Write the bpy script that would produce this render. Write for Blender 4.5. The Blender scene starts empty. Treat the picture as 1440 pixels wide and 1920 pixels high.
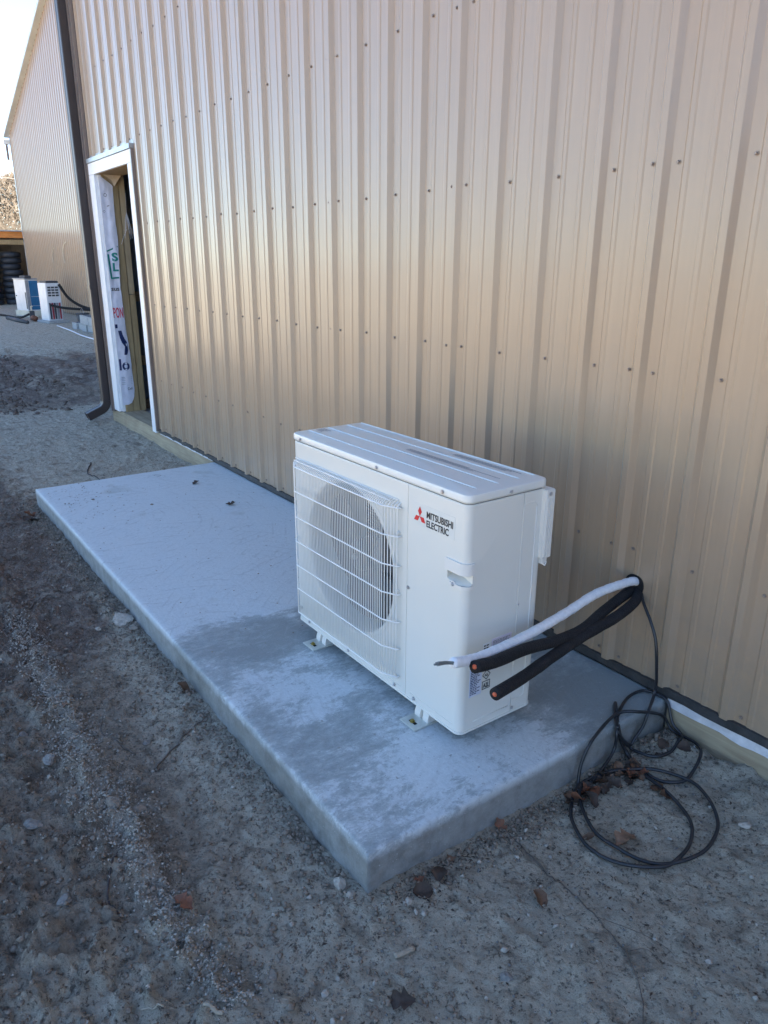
import bpy, bmesh, math, random
import numpy as np
from mathutils import Vector, Matrix, noise

SC = bpy.context.scene
COL = SC.collection
R = math.radians
rnd = random.Random(7)

# ------------------------------------------------------------------ camera
cam_d = bpy.data.cameras.new("camera")
cam = bpy.data.objects.new("camera", cam_d)
COL.objects.link(cam)
cr = Vector((0.57959189, 0.81489082, 0.00511836))
cu = Vector((-0.2623729, 0.18065915, 0.94790439))
cf = Vector((-0.7715139, 0.55074062, -0.31851384))
M = Matrix((cr, cu, -cf)).transposed().to_4x4()
M.translation = (1.19926, -2.03940, 1.38144)
cam.matrix_world = M
cam_d.sensor_fit = 'VERTICAL'
cam_d.sensor_height = 36.0
cam_d.lens = 1387.95 / 1920.0 * 36.0
cam_d.clip_start = 0.02
cam_d.clip_end = 3000
SC.camera = cam

# ------------------------------------------------------------------ light
SUN_EL, SUN_AZ = R(28.0), R(15.0)          # azimuth measured from +X towards +Y
sdir = Vector((math.cos(SUN_EL) * math.cos(SUN_AZ), math.cos(SUN_EL) * math.sin(SUN_AZ), math.sin(SUN_EL)))
world = bpy.data.worlds.new("World")
SC.world = world
world.use_nodes = True
wn = world.node_tree
bg = wn.nodes['Background']
sky = wn.nodes.new('ShaderNodeTexSky')
sky.sky_type = 'NISHITA'
sky.sun_disc = False
sky.sun_elevation = SUN_EL
sky.sun_rotation = R(90) - SUN_AZ
sky.air_density = 0.75
sky.dust_density = 0.1
sky.ozone_density = 2.2
bg.inputs['Strength'].default_value = 0.05
wn.links.new(sky.outputs[0], bg.inputs['Color'])
sun_d = bpy.data.lights.new("sun", 'SUN')
sun_d.energy = 5.0
sun_d.angle = R(0.53)
sun_d.color = (1.0, 0.86, 0.68)
sun = bpy.data.objects.new("sun", sun_d)
sun.rotation_euler = sdir.to_track_quat('Z', 'Y').to_euler()
COL.objects.link(sun)
SC.view_settings.view_transform = 'Standard'
SC.view_settings.look = 'None'
SC.view_settings.gamma = 1.0
SC.view_settings.use_curve_mapping = False
SC.view_settings.exposure = 3.4

# ------------------------------------------------------------------ materials
def new_mat(name):
    m = bpy.data.materials.new(name)
    m.use_nodes = True
    nt = m.node_tree
    return m, nt, nt.nodes['Principled BSDF']

def N(nt, t, **kw):
    n = nt.nodes.new(t)
    for k, v in kw.items():
        if k.startswith('i_'):
            n.inputs[k[2:].replace('_', ' ')].default_value = v
        else:
            setattr(n, k, v)
    return n

def L(nt, a, b):
    nt.links.new(a, b)

def coords(nt, scale=(1, 1, 1), kind='Object'):
    tc = N(nt, 'ShaderNodeTexCoord')
    mp = N(nt, 'ShaderNodeMapping')
    mp.inputs['Scale'].default_value = scale
    L(nt, tc.outputs[kind], mp.inputs['Vector'])
    return mp.outputs['Vector']

def noise_tex(nt, vec, scale, detail=4, rough=0.55, dist=0.0):
    n = N(nt, 'ShaderNodeTexNoise')
    n.inputs['Scale'].default_value = scale
    n.inputs['Detail'].default_value = detail
    n.inputs['Roughness'].default_value = rough
    n.inputs['Distortion'].default_value = dist
    L(nt, vec, n.inputs['Vector'])
    return n.outputs['Fac']

def ramp(nt, fac, stops):
    r = N(nt, 'ShaderNodeValToRGB')
    e = r.color_ramp.elements
    while len(e) < len(stops):
        e.new(0.5)
    for i, (p, c) in enumerate(stops):
        e[i].position = p
        e[i].color = (c[0], c[1], c[2], 1) if not isinstance(c, (int, float)) else (c, c, c, 1)
    L(nt, fac, r.inputs['Fac'])
    return r.outputs['Color']

def mix(nt, fac, a, b, mode='MIX'):
    m = N(nt, 'ShaderNodeMix', data_type='RGBA', blend_type=mode)
    for s, v in ((m.inputs[0], fac), (m.inputs[6], a), (m.inputs[7], b)):
        if isinstance(v, (int, float)):
            s.default_value = v if s.type == 'VALUE' else (v, v, v, 1)
        elif isinstance(v, tuple):
            s.default_value = (v[0], v[1], v[2], 1)
        else:
            L(nt, v, s)
    return m.outputs[2]

def bump(nt, h, strength, dist, prev=None):
    b = N(nt, 'ShaderNodeBump')
    b.inputs['Strength'].default_value = strength
    b.inputs['Distance'].default_value = dist
    L(nt, h, b.inputs['Height'])
    if prev is not None:
        L(nt, prev, b.inputs['Normal'])
    return b.outputs['Normal']

def simple(name, col, rough=0.5, metal=0.0, var=0.12, vscale=8, bmp=0.0, bscale=40, spec=0.5, coat=0.0, grain=None):
    m, nt, p = new_mat(name)
    v = coords(nt, grain or (1, 1, 1))
    f = noise_tex(nt, v, vscale, 5, 0.6)
    lo = tuple(c * (1 - var) for c in col)
    hi = tuple(min(1, c * (1 + var)) for c in col)
    L(nt, ramp(nt, f, [(0.3, lo), (0.7, hi)]), p.inputs['Base Color'])
    p.inputs['Roughness'].default_value = rough
    p.inputs['Metallic'].default_value = metal
    p.inputs['Specular IOR Level'].default_value = spec
    p.inputs['Coat Weight'].default_value = coat
    if bmp:
        f2 = noise_tex(nt, v, bscale, 4, 0.6)
        L(nt, bump(nt, f2, bmp, 0.01), p.inputs['Normal'])
    return m

def metal_siding(name, col, rough=0.31):
    m, nt, p = new_mat(name)
    v = coords(nt, (1, 1, 1))
    vs = coords(nt, (6, 6, 0.35))
    dirt = noise_tex(nt, v, 1.3, 6, 0.65)
    streak = noise_tex(nt, vs, 5, 5, 0.6)
    c = ramp(nt, streak, [(0.25, tuple(x * 0.93 for x in col)), (0.75, tuple(min(1, x * 1.05) for x in col))])
    c = mix(nt, ramp(nt, dirt, [(0.45, 0.0), (0.8, 0.35)]), c, (0.30, 0.26, 0.21))
    # splashed soil towards the foot of the sheets
    tc = N(nt, 'ShaderNodeNewGeometry')
    sx = N(nt, 'ShaderNodeSeparateXYZ')
    L(nt, tc.outputs['Position'], sx.inputs[0])
    mr = N(nt, 'ShaderNodeMapRange')
    mr.inputs['From Min'].default_value = 0.5
    mr.inputs['From Max'].default_value = 0.02
    mr.inputs['To Min'].default_value = 0
    mr.inputs['To Max'].default_value = 0.7
    L(nt, sx.outputs['Z'], mr.inputs['Value'])
    spl = noise_tex(nt, v, 9, 8, 0.75)
    mm = N(nt, 'ShaderNodeMath', operation='MULTIPLY')
    L(nt, mr.outputs[0], mm.inputs[0])
    L(nt, ramp(nt, spl, [(0.42, 0.0), (0.62, 1.0)]), mm.inputs[1])
    c = mix(nt, mm.outputs[0], c, (0.27, 0.22, 0.17))
    L(nt, c, p.inputs['Base Color'])
    p.inputs['Metallic'].default_value = 0.0
    p.inputs['Specular IOR Level'].default_value = 0.62
    rr = N(nt, 'ShaderNodeMapRange')
    rr.inputs['To Min'].default_value = rough - 0.05
    rr.inputs['To Max'].default_value = rough + 0.10
    L(nt, dirt, rr.inputs['Value'])
    L(nt, rr.outputs[0], p.inputs['Roughness'])
    p.inputs['Coat Weight'].default_value = 0.25
    p.inputs['Coat Roughness'].default_value = 0.12
    can = noise_tex(nt, coords(nt, (9, 9, 0.7)), 1.0, 2, 0.5)
    nn = bump(nt, can, 0.5, 0.006)
    fine = noise_tex(nt, v, 260, 2, 0.5)
    nn = bump(nt, fine, 0.05, 0.001, nn)
    L(nt, nn, p.inputs['Normal'])
    L(nt, nn, p.inputs['Coat Normal'])
    return m

def wood(name, col, dark, axis=0, rough=0.75):
    m, nt, p = new_mat(name)
    sc = [14, 14, 14]
    sc[axis] = 0.9
    v = coords(nt, tuple(sc))
    f = noise_tex(nt, v, 3.0, 7, 0.65, 0.6)
    c = ramp(nt, f, [(0.28, dark), (0.5, col), (0.75, tuple(min(1, x * 1.25) for x in col))])
    f2 = noise_tex(nt, coords(nt), 5, 5, 0.6)
    c = mix(nt, ramp(nt, f2, [(0.45, 0.0), (0.75, 0.6)]), c, dark)
    L(nt, c, p.inputs['Base Color'])
    p.inputs['Roughness'].default_value = rough
    L(nt, bump(nt, f, 0.35, 0.004), p.inputs['Normal'])
    return m

TAN = (0.372, 0.262, 0.168)
MAT = {}
MAT['siding'] = metal_siding('tan_painted_steel', TAN)
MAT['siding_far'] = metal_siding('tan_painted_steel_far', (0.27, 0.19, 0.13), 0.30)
MAT['brown_trim'] = simple('brown_painted_trim', (0.040, 0.028, 0.026), 0.45, 0, 0.1, 6)
MAT['brown_trim2'] = simple('taupe_painted_trim', (0.20, 0.155, 0.13), 0.35, 0, 0.1, 6, coat=0.2)
MAT['white_trim'] = simple('white_painted_trim', (0.80, 0.80, 0.80), 0.45, 0, 0.05, 10, 0.05, 60)
MAT['flashing'] = simple('galvanised_flashing', (0.38, 0.40, 0.42), 0.35, 0.6, 0.2, 14)
MAT['black_flash'] = simple('dirty_black_membrane', (0.035, 0.036, 0.038), 0.6, 0, 0.4, 18, 0.5, 60)
MAT['white_strip'] = simple('white_sheeting', (0.62, 0.62, 0.64), 0.5, 0, 0.15, 30, 0.2, 90)
MAT['lumber'] = wood('treated_lumber', (0.38, 0.31, 0.205), (0.25, 0.19, 0.125), 0)
MAT['stud'] = wood('stud_lumber', (0.34, 0.25, 0.13), (0.20, 0.14, 0.075), 2)
MAT['stud2'] = wood('stud_lumber_pale', (0.40, 0.31, 0.19), (0.26, 0.19, 0.11), 2)
MAT['girt'] = wood('girt_lumber', (0.26, 0.17, 0.10), (0.15, 0.09, 0.05), 1)
MAT['sun_tinted_beam'] = wood('sun_tinted_beam_timber', (0.62, 0.24, 0.06), (0.40, 0.15, 0.04), 1)  # sunlight on the shed beam is put into this orange colour
MAT['inner_metal'] = simple('grey_liner_steel', (0.12, 0.135, 0.165), 0.45, 0.2, 0.15, 2)
MAT['floor'] = simple('smooth_floor_concrete', (0.40, 0.41, 0.42), 0.5, 0, 0.15, 3, 0.1)
MAT['wrap'] = simple('white_house_wrap', (0.66, 0.66, 0.74), 0.45, 0, 0.08, 14, 0.35, 22)
MAT['kraft'] = simple('kraft_paper', (0.52, 0.42, 0.31), 0.7, 0, 0.12, 20, 0.3)
MAT['ink_green'] = simple('green_print', (0.0, 0.19, 0.16), 0.5, 0, 0.05)
MAT['ink_red'] = simple('red_print', (0.55, 0.04, 0.07), 0.5, 0, 0.05)
MAT['ink_navy'] = simple('navy_print', (0.012, 0.025, 0.10), 0.5, 0, 0.05)
MAT['ink_black'] = simple('black_print', (0.015, 0.016, 0.02), 0.45, 0, 0.05)
MAT['ink_grey'] = simple('grey_print', (0.22, 0.23, 0.25), 0.5, 0, 0.05)
MAT['unit'] = simple('ivory_powder_coat', (0.67, 0.665, 0.61), 0.36, 0, 0.015, 3, 0.06, 420, coat=0.15)
MAT['unit_lid'] = simple('ivory_powder_coat_lid', (0.66, 0.665, 0.62), 0.33, 0, 0.02, 3, 0.06, 420, coat=0.2)
MAT['wire'] = simple('ivory_plastic_coated_wire', (0.78, 0.77, 0.73), 0.35, 0, 0.02, 5)
MAT['plastic'] = simple('ivory_plastic', (0.68, 0.665, 0.62), 0.42, 0, 0.02, 8)
MAT['dark_in'] = simple('dark_inside', (0.05, 0.055, 0.062), 0.6, 0, 0.2, 20)
MAT['fins'] = simple('aluminium_fins', (0.14, 0.15, 0.16), 0.4, 0.5, 0.2, 30)
MAT['fan'] = simple('grey_fan_plastic', (0.045, 0.048, 0.053), 0.45, 0, 0.05, 6)
MAT['bell'] = simple('grey_bell_mouth', (0.36, 0.37, 0.36), 0.4, 0, 0.05, 6)
MAT['sticker'] = simple('white_sticker', (0.76, 0.77, 0.78), 0.4, 0, 0.02)
MAT['sticker_l'] = simple('lilac_sticker', (0.66, 0.62, 0.74), 0.4, 0, 0.03)
MAT['sticker_b'] = simple('blue_white_sticker', (0.56, 0.62, 0.74), 0.4, 0, 0.03)
MAT['logo_red'] = simple('logo_red', (0.60, 0.025, 0.03), 0.4, 0, 0.03)
MAT['plate'] = simple('galvanised_plate', (0.58, 0.60, 0.56), 0.4, 0.35, 0.12, 40)
MAT['steel'] = simple('zinc_steel', (0.45, 0.45, 0.46), 0.35, 0.85, 0.15, 60)
MAT['zinc_yellow'] = simple('yellow_zinc', (0.42, 0.33, 0.10), 0.35, 0.7, 0.2, 60)
MAT['screw'] = simple('painted_screw', (0.27, 0.215, 0.175), 0.4, 0.3, 0.25, 60)
MAT['foam'] = simple('black_foam_insulation', (0.016, 0.016, 0.018), 0.75, 0, 0.3, 30, 0.5, 160, spec=0.3)
MAT['orange_cap'] = simple('orange_cap', (0.55, 0.11, 0.045), 0.45, 0, 0.1)
MAT['cable'] = simple('black_cable_sheath', (0.018, 0.02, 0.024), 0.38, 0, 0.3, 30)
MAT['greywire'] = simple('grey_wire_sheath', (0.17, 0.19, 0.19), 0.5, 0, 0.15, 30)
MAT['hole'] = simple('painted_hole_dark', (0.006, 0.006, 0.007), 0.9, 0, 0.1)
MAT['leaf'] = simple('brown_dry_leaf', (0.12, 0.065, 0.036), 0.7, 0, 0.45, 45, 0.3, 60)
MAT['leaf_red'] = simple('rusty_dry_leaf', (0.17, 0.068, 0.036), 0.7, 0, 0.4, 45, 0.3, 60)
MAT['leaf_dark'] = simple('dark_rotten_leaf', (0.05, 0.033, 0.024), 0.75, 0, 0.4, 45, 0.3, 60)
MAT['leaf_tan'] = simple('tan_dry_leaf', (0.22, 0.13, 0.08), 0.7, 0, 0.35, 45, 0.3, 60)
MAT['bark'] = simple('grey_brown_twig', (0.12, 0.095, 0.075), 0.8, 0, 0.35, 50, 0.4, 120)
MAT['bark_dark'] = simple('dark_root', (0.055, 0.042, 0.038), 0.8, 0, 0.35, 50, 0.4, 120)
MAT['bark_pale'] = simple('peeled_pale_stick', (0.33, 0.28, 0.21), 0.7, 0, 0.2, 50)
MAT['stone'] = simple('grey_stone', (0.19, 0.18, 0.165), 0.7, 0, 0.3, 60, 0.5, 140)
MAT['stone_pale'] = simple('pale_stone', (0.38, 0.34, 0.285), 0.75, 0, 0.25, 70, 0.5, 140)
MAT['stone_brown'] = simple('brown_clod', (0.22, 0.18, 0.14), 0.9, 0, 0.3, 60, 0.6, 140)
MAT['clod'] = simple('dark_clod', (0.15, 0.115, 0.092), 0.95, 0, 0.35, 12, 0.6, 60)
MAT['tyre'] = simple('old_tyre_rubber', (0.022, 0.026, 0.036), 0.6, 0, 0.3, 6, 0.3)
MAT['far_white'] = simple('aged_white_enamel', (0.66, 0.67, 0.68), 0.45, 0, 0.1, 5)
MAT['far_grey'] = simple('grey_sheet_metal', (0.30, 0.31, 0.33), 0.45, 0.2, 0.15, 5)
MAT['far_blue'] = simple('blue_panel', (0.02, 0.13, 0.27), 0.4, 0, 0.15, 6)
MAT['far_red'] = simple('faded_red', (0.35, 0.06, 0.07), 0.5, 0, 0.15, 6)
MAT['cream'] = simple('cream_block', (0.60, 0.56, 0.45), 0.8, 0, 0.12, 8)
MAT['cinder'] = simple('cinder_block_grey', (0.36, 0.37, 0.37), 0.9, 0, 0.2, 25, 0.5, 90)
MAT['pvc'] = simple('white_pvc', (0.70, 0.70, 0.70), 0.4, 0, 0.08, 10)
MAT['shed_dark'] = simple('weathered_shed_boards', (0.11, 0.105, 0.11), 0.8, 0, 0.3, 4)
MAT['roof'] = simple('roof_steel', (0.45, 0.47, 0.48), 0.4, 0.3, 0.1, 2)
MAT['tree_bark'] = simple('winter_bark', (0.06, 0.048, 0.038), 0.85, 0, 0.3, 2)
MAT['tree_twig'] = simple('winter_twigs', (0.050, 0.043, 0.036), 0.85, 0, 0.4, 0.8)
MAT['power'] = simple('power_cable', (0.10, 0.10, 0.11), 0.6, 0, 0.1)

# white tape wound round the line set
def tape_mat():
    m, nt, p = new_mat('white_wrapping_tape')
    v = coords(nt)
    f = noise_tex(nt, v, 60, 5, 0.6)
    L(nt, ramp(nt, f, [(0.3, (0.66, 0.68, 0.70)), (0.7, (0.82, 0.83, 0.84))]), p.inputs['Base Color'])
    p.inputs['Roughness'].default_value = 0.55
    n = bump(nt, noise_tex(nt, v, 55, 4, 0.7), 0.6, 0.004)
    L(nt, n, p.inputs['Normal'])
    return m
MAT['tape'] = tape_mat()

def concrete_mat():
    m, nt, p = new_mat('broom_finished_concrete')
    v = coords(nt)
    at = N(nt, 'ShaderNodeAttribute', attribute_name='mask')
    sep = N(nt, 'ShaderNodeSeparateColor')
    L(nt, at.outputs['Color'], sep.inputs[0])
    wet, dust, edge = sep.outputs[0], sep.outputs[1], sep.outputs[2]
    big = noise_tex(nt, v, 2.4, 10, 0.66, 0.25)
    mid = noise_tex(nt, coords(nt, (1.6, 0.8, 1)), 12, 12, 0.85, 0.3)
    fine = noise_tex(nt, v, 60, 7, 0.75)
    micro = noise_tex(nt, v, 420, 3, 0.6)
    base = ramp(nt, fine, [(0.25, (0.45, 0.49, 0.50)), (0.75, (0.59, 0.625, 0.635))])
    # damp, bare patches between lime bloom
    comb = mix(nt, 0.5, big, mid)
    add = N(nt, 'ShaderNodeMath', operation='ADD')
    L(nt, comb, add.inputs[0])
    mw = N(nt, 'ShaderNodeMath', operation='MULTIPLY_ADD')
    mw.inputs[1].default_value = 0.13
    mw.inputs[2].default_value = -0.09
    L(nt, wet, mw.inputs[0])
    L(nt, mw.outputs[0], add.inputs[1])
    damp = ramp(nt, add.outputs[0], [(0.49, 0.0), (0.53, 0.6), (0.60, 0.9)])
    c = mix(nt, damp, base, (0.20, 0.228, 0.228))
    # scuffs
    sc = noise_tex(nt, coords(nt, (40, 4, 1)), 3, 6, 0.7, 1.5)
    c = mix(nt, ramp(nt, sc, [(0.62, 0.0), (0.70, 0.35)]), c, (0.56, 0.57, 0.60))
    # faint arcs left by the trowel
    for (ox, oy, sc_, lo) in ((0.9, 1.6, 26, 0.60), (0.2, 0.2, 34, 0.64), (2.9, 1.3, 22, 0.66)):
        mpn = N(nt, 'ShaderNodeMapping')
        mpn.inputs['Location'].default_value = (ox, oy, 0)
        mpn.inputs['Scale'].default_value = (1, 1.4, 1)
        L(nt, v, mpn.inputs['Vector'])
        wv = N(nt, 'ShaderNodeTexWave', wave_type='RINGS', rings_direction='Z')
        wv.inputs['Scale'].default_value = sc_ / 6.0
        wv.inputs['Distortion'].default_value = 1.8
        wv.inputs['Detail'].default_value = 5
        wv.inputs['Detail Scale'].default_value = 3
        L(nt, mpn.outputs[0], wv.inputs['Vector'])
        gate = ramp(nt, noise_tex(nt, v, 5 + ox, 4, 0.6), [(0.48, 0.0), (0.62, 0.42)])
        lines_ = N(nt, 'ShaderNodeMath', operation='MULTIPLY')
        L(nt, ramp(nt, wv.outputs['Fac'], [(0.90, 0.0), (0.99, 0.8)]), lines_.inputs[0])
        L(nt, gate, lines_.inputs[1])
        c = mix(nt, lines_.outputs[0], c, (0.33, 0.345, 0.35))
    vo = N(nt, 'ShaderNodeTexVoronoi', feature='F1')
    vo.inputs['Scale'].default_value = 55
    L(nt, v, vo.inputs['Vector'])
    c = mix(nt, ramp(nt, vo.outputs['Distance'], [(0.07, 0.7), (0.12, 0.0)]), c, (0.17, 0.17, 0.165))
    spots = noise_tex(nt, v, 33, 3, 0.5)
    c = mix(nt, ramp(nt, spots, [(0.69, 0.0), (0.73, 0.7)]), c, (0.22, 0.215, 0.20))
    olive = noise_tex(nt, v, 3.3, 3, 0.5)
    c = mix(nt, ramp(nt, olive, [(0.66, 0.0), (0.76, 0.45)]), c, (0.25, 0.25, 0.20))
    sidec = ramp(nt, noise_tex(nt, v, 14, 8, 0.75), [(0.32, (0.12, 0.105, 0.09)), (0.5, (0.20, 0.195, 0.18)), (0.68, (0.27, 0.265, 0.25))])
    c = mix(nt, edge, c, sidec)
    sp2 = noise_tex(nt, v, 170, 2, 0.5)
    c = mix(nt, ramp(nt, sp2, [(0.70, 0.0), (0.76, 0.6)]), c, (0.62, 0.63, 0.65))
    L(nt, c, p.inputs['Base Color'])
    rg = mix(nt, damp, (0.72, 0.72, 0.72), (0.5, 0.5, 0.5))
    L(nt, rg, p.inputs['Roughness'])
    broom = noise_tex(nt, coords(nt, (120, 3, 1)), 2, 3, 0.6)
    nn = bump(nt, broom, 0.12, 0.003)
    nn = bump(nt, fine, 0.5, 0.006, nn)
    nn = bump(nt, micro, 0.25, 0.001, nn)
    L(nt, nn, p.inputs['Normal'])
    return m
MAT['concrete'] = concrete_mat()

def ground_mat():
    m, nt, p = new_mat('bare_sandy_soil')
    v = coords(nt)
    at = N(nt, 'ShaderNodeAttribute', attribute_name='mask')
    sep = N(nt, 'ShaderNodeSeparateColor')
    L(nt, at.outputs['Color'], sep.inputs[0])
    sand, dark, ridge = sep.outputs[0], sep.outputs[1], sep.outputs[2]
    n1 = noise_tex(nt, v, 3.5, 8, 0.65, 0.4)
    n2 = noise_tex(nt, v, 18, 8, 0.7, 0.6)
    n3 = noise_tex(nt, v, 90, 6, 0.75)
    n4 = noise_tex(nt, v, 420, 3, 0.65)
    soil = ramp(nt, n2, [(0.30, (0.160, 0.130, 0.098)), (0.55, (0.354, 0.290, 0.220)), (0.75, (0.536, 0.454, 0.354))])
    sandc = ramp(nt, n2, [(0.28, (0.337, 0.296, 0.228)), (0.52, (0.523, 0.463, 0.362)), (0.78, (0.620, 0.607, 0.489))])
    darkc = ramp(nt, n2, [(0.30, (0.114, 0.084, 0.068)), (0.60, (0.253, 0.193, 0.155)), (0.8, (0.384, 0.300, 0.240))])
    def th(mask, wob, k=0.5):
        mw = N(nt, 'ShaderNodeMath', operation='MULTIPLY_ADD')
        L(nt, wob, mw.inputs[0])
        mw.inputs[1].default_value = k
        mw.inputs[2].default_value = -k / 2
        ad = N(nt, 'ShaderNodeMath', operation='ADD')
        L(nt, mask, ad.inputs[0])
        L(nt, mw.outputs[0], ad.inputs[1])
        return ad.outputs[0]
    wob = mix(nt, 0.5, n1, n2)
    c = mix(nt, ramp(nt, th(sand, wob, 1.5), [(0.30, 0.0), (0.70, 1.0)]), soil, sandc)
    c = mix(nt, ramp(nt, th(dark, wob, 1.2), [(0.35, 0.0), (0.65, 0.9)]), c, darkc)
    c = mix(nt, ramp(nt, th(ridge, n3, 1.0), [(0.40, 0.0), (0.60, 0.8)]), c, (0.44, 0.385, 0.31))
    # dark crumbs and pale grains
    c = mix(nt, ramp(nt, n3, [(0.36, 0.9), (0.47, 0.0)]), c, (0.06, 0.046, 0.035))
    nb = noise_tex(nt, v, 34, 6, 0.7, 0.3)
    c = mix(nt, ramp(nt, nb, [(0.34, 0.8), (0.42, 0.0)]), c, (0.05, 0.038, 0.03))
    c = mix(nt, ramp(nt, n3, [(0.56, 0.0), (0.70, 0.55)]), c, (0.40, 0.36, 0.29))
    nm = noise_tex(nt, v, 9, 5, 0.65, 0.5)
    c = mix(nt, ramp(nt, nm, [(0.52, 0.0), (0.64, 0.55)]), c, (0.42, 0.375, 0.30))
    c = mix(nt, ramp(nt, nm, [(0.34, 0.5), (0.44, 0.0)]), c, (0.12, 0.095, 0.075))
    vor = N(nt, 'ShaderNodeTexVoronoi', feature='F1')
    vor.inputs['Scale'].default_value = 70
    vor.inputs['Randomness'].default_value = 1
    L(nt, v, vor.inputs['Vector'])
    c = mix(nt, ramp(nt, vor.outputs['Distance'], [(0.10, 0.5), (0.16, 0.0)]), c, (0.45, 0.41, 0.34))
    c = mix(nt, mix(nt, 0.6, ramp(nt, n4, [(0.3, 0.55), (0.5, 0.0)]), 0.0, 'MIX'), c, (0.05, 0.045, 0.04))
    L(nt, c, p.inputs['Base Color'])
    p.inputs['Roughness'].default_value = 0.92
    p.inputs['Specular IOR Level'].default_value = 0.25
    nn = bump(nt, n2, 0.85, 0.026)
    nn = bump(nt, n3, 1.0, 0.012, nn)
    nn = bump(nt, n4, 0.7, 0.0028, nn)
    L(nt, nn, p.inputs['Normal'])
    return m
MAT['ground'] = ground_mat()

# ------------------------------------------------------------------ helpers
def link(o, parent=None):
    COL.objects.link(o)
    if parent is not None:
        o.parent = parent
    return o

def tag(o, label=None, cat=None, group=None, kind=None):
    if label: o['label'] = label
    if cat: o['category'] = cat
    if group: o['group'] = group
    if kind: o['kind'] = kind
    return o

def root(name, loc, label, cat, group=None, rz=0.0):
    o = bpy.data.objects.new(name, None)
    o.empty_display_size = 0.1
    o.location = loc
    o.rotation_euler = (0, 0, rz)
    tag(o, label, cat, group)
    return link(o)

def mk(name, verts, faces, mat, parent=None, smooth=False, off=None, rel=None):
    """one mesh object; rel = parent location to subtract (world coordinates given)"""
    me = bpy.data.meshes.new(name)
    if rel is not None:
        rx, ry, rz = rel
        verts = [(a - rx, b - ry, c - rz) for a, b, c in verts]
    me.from_pydata([tuple(v) for v in verts], [], faces)
    me.update()
    mats = mat if isinstance(mat, (list, tuple)) else [mat]
    for m_ in mats:
        me.materials.append(MAT[m_] if isinstance(m_, str) else m_)
    if smooth:
        me.shade_smooth()
    o = bpy.data.objects.new(name, me)
    if off is not None:
        o.location = off
    return link(o, parent)

class MB:
    def __init__(s):
        s.v = []; s.f = []
    def add(s, v, f):
        b = len(s.v)
        s.v += [tuple(p) for p in v]
        s.f += [tuple(i + b for i in q) for q in f]
        return s
    def box(s, x0, x1, y0, y1, z0, z1):
        v = [(x0, y0, z0), (x1, y0, z0), (x1, y1, z0), (x0, y1, z0), (x0, y0, z1), (x1, y0, z1), (x1, y1, z1), (x0, y1, z1)]
        return s.add(v, [(0, 3, 2, 1), (4, 5, 6, 7), (0, 1, 5, 4), (1, 2, 6, 5), (2, 3, 7, 6), (3, 0, 4, 7)])
    def bbox(s, x0, x1, y0, y1, z0, z1, b=0.003):
        bm = bmesh.new()
        bmesh.ops.create_cube(bm, size=1)
        for v in bm.verts:
            v.co = Vector(((x0 + x1) / 2 + v.co.x * (x1 - x0), (y0 + y1) / 2 + v.co.y * (y1 - y0), (z0 + z1) / 2 + v.co.z * (z1 - z0)))
        bmesh.ops.bevel(bm, geom=bm.edges[:], offset=b, segments=2, affect='EDGES')
        bm.verts.index_update()
        s.add([v.co[:] for v in bm.verts], [[v.index for v in f.verts] for f in bm.faces])
        bm.free()
        return s
    def tube(s, pts, r, n=8, cap=True, rfun=None):
        pts = [Vector(p) for p in pts]
        up = Vector((0, 0, 1))
        t0 = (pts[1] - pts[0]).normalized()
        if abs(t0.dot(up)) > 0.95: up = Vector((1, 0, 0))
        nrm = t0.cross(up).normalized()
        V = []; F = []
        for i, p in enumerate(pts):
            t = (pts[min(i + 1, len(pts) - 1)] - pts[max(i - 1, 0)])
            t = t.normalized() if t.length > 1e-9 else t0
            nrm = (nrm - t * nrm.dot(t))
            nrm = nrm.normalized() if nrm.length > 1e-6 else t.orthogonal().normalized()
            bn = t.cross(nrm)
            rr = r if rfun is None else rfun(i / (len(pts) - 1), i)
            for k in range(n):
                a = 2 * math.pi * k / n
                V.append(p + (nrm * math.cos(a) + bn * math.sin(a)) * rr)
        for i in range(len(pts) - 1):
            for k in range(n):
                a, b = i * n + k, i * n + (k + 1) % n
                F.append((a, b, b + n, a + n))
        if cap:
            F.append(tuple(range(n - 1, -1, -1)))
            F.append(tuple(range((len(pts) - 1) * n, len(pts) * n)))
        return s.add(V, F)
    def disc_cyl(s, c, ax, r, h, n=12):
        c = Vector(c); ax = Vector(ax).normalized()
        return s.tube([c, c + ax * h], r, n)
    def obj(s, name, mat, parent=None, smooth=False, off=None, rel=None):
        return mk(name, s.v, s.f, mat, parent, smooth, off, rel)

def smooth_path(pts, n=8):
    """Catmull-Rom"""
    P = [Vector(p) for p in pts]
    P = [P[0] * 2 - P[1]] + P + [P[-1] * 2 - P[-2]]
    out = []
    for i in range(1, len(P) - 2):
        a, b, c, d = P[i - 1], P[i], P[i + 1], P[i + 2]
        for k in range(n):
            t = k / n
            out.append(0.5 * ((2 * b) + (c - a) * t + (2 * a - 5 * b + 4 * c - d) * t * t + (3 * b - a - 3 * c + d) * t ** 3))
    out.append(P[-2])
    return out

def copy_tree(o, parent=None):
    c = o.copy()
    COL.objects.link(c)
    c.parent = parent
    for ch in list(o.children):
        copy_tree(ch, c)
    return c

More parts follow.
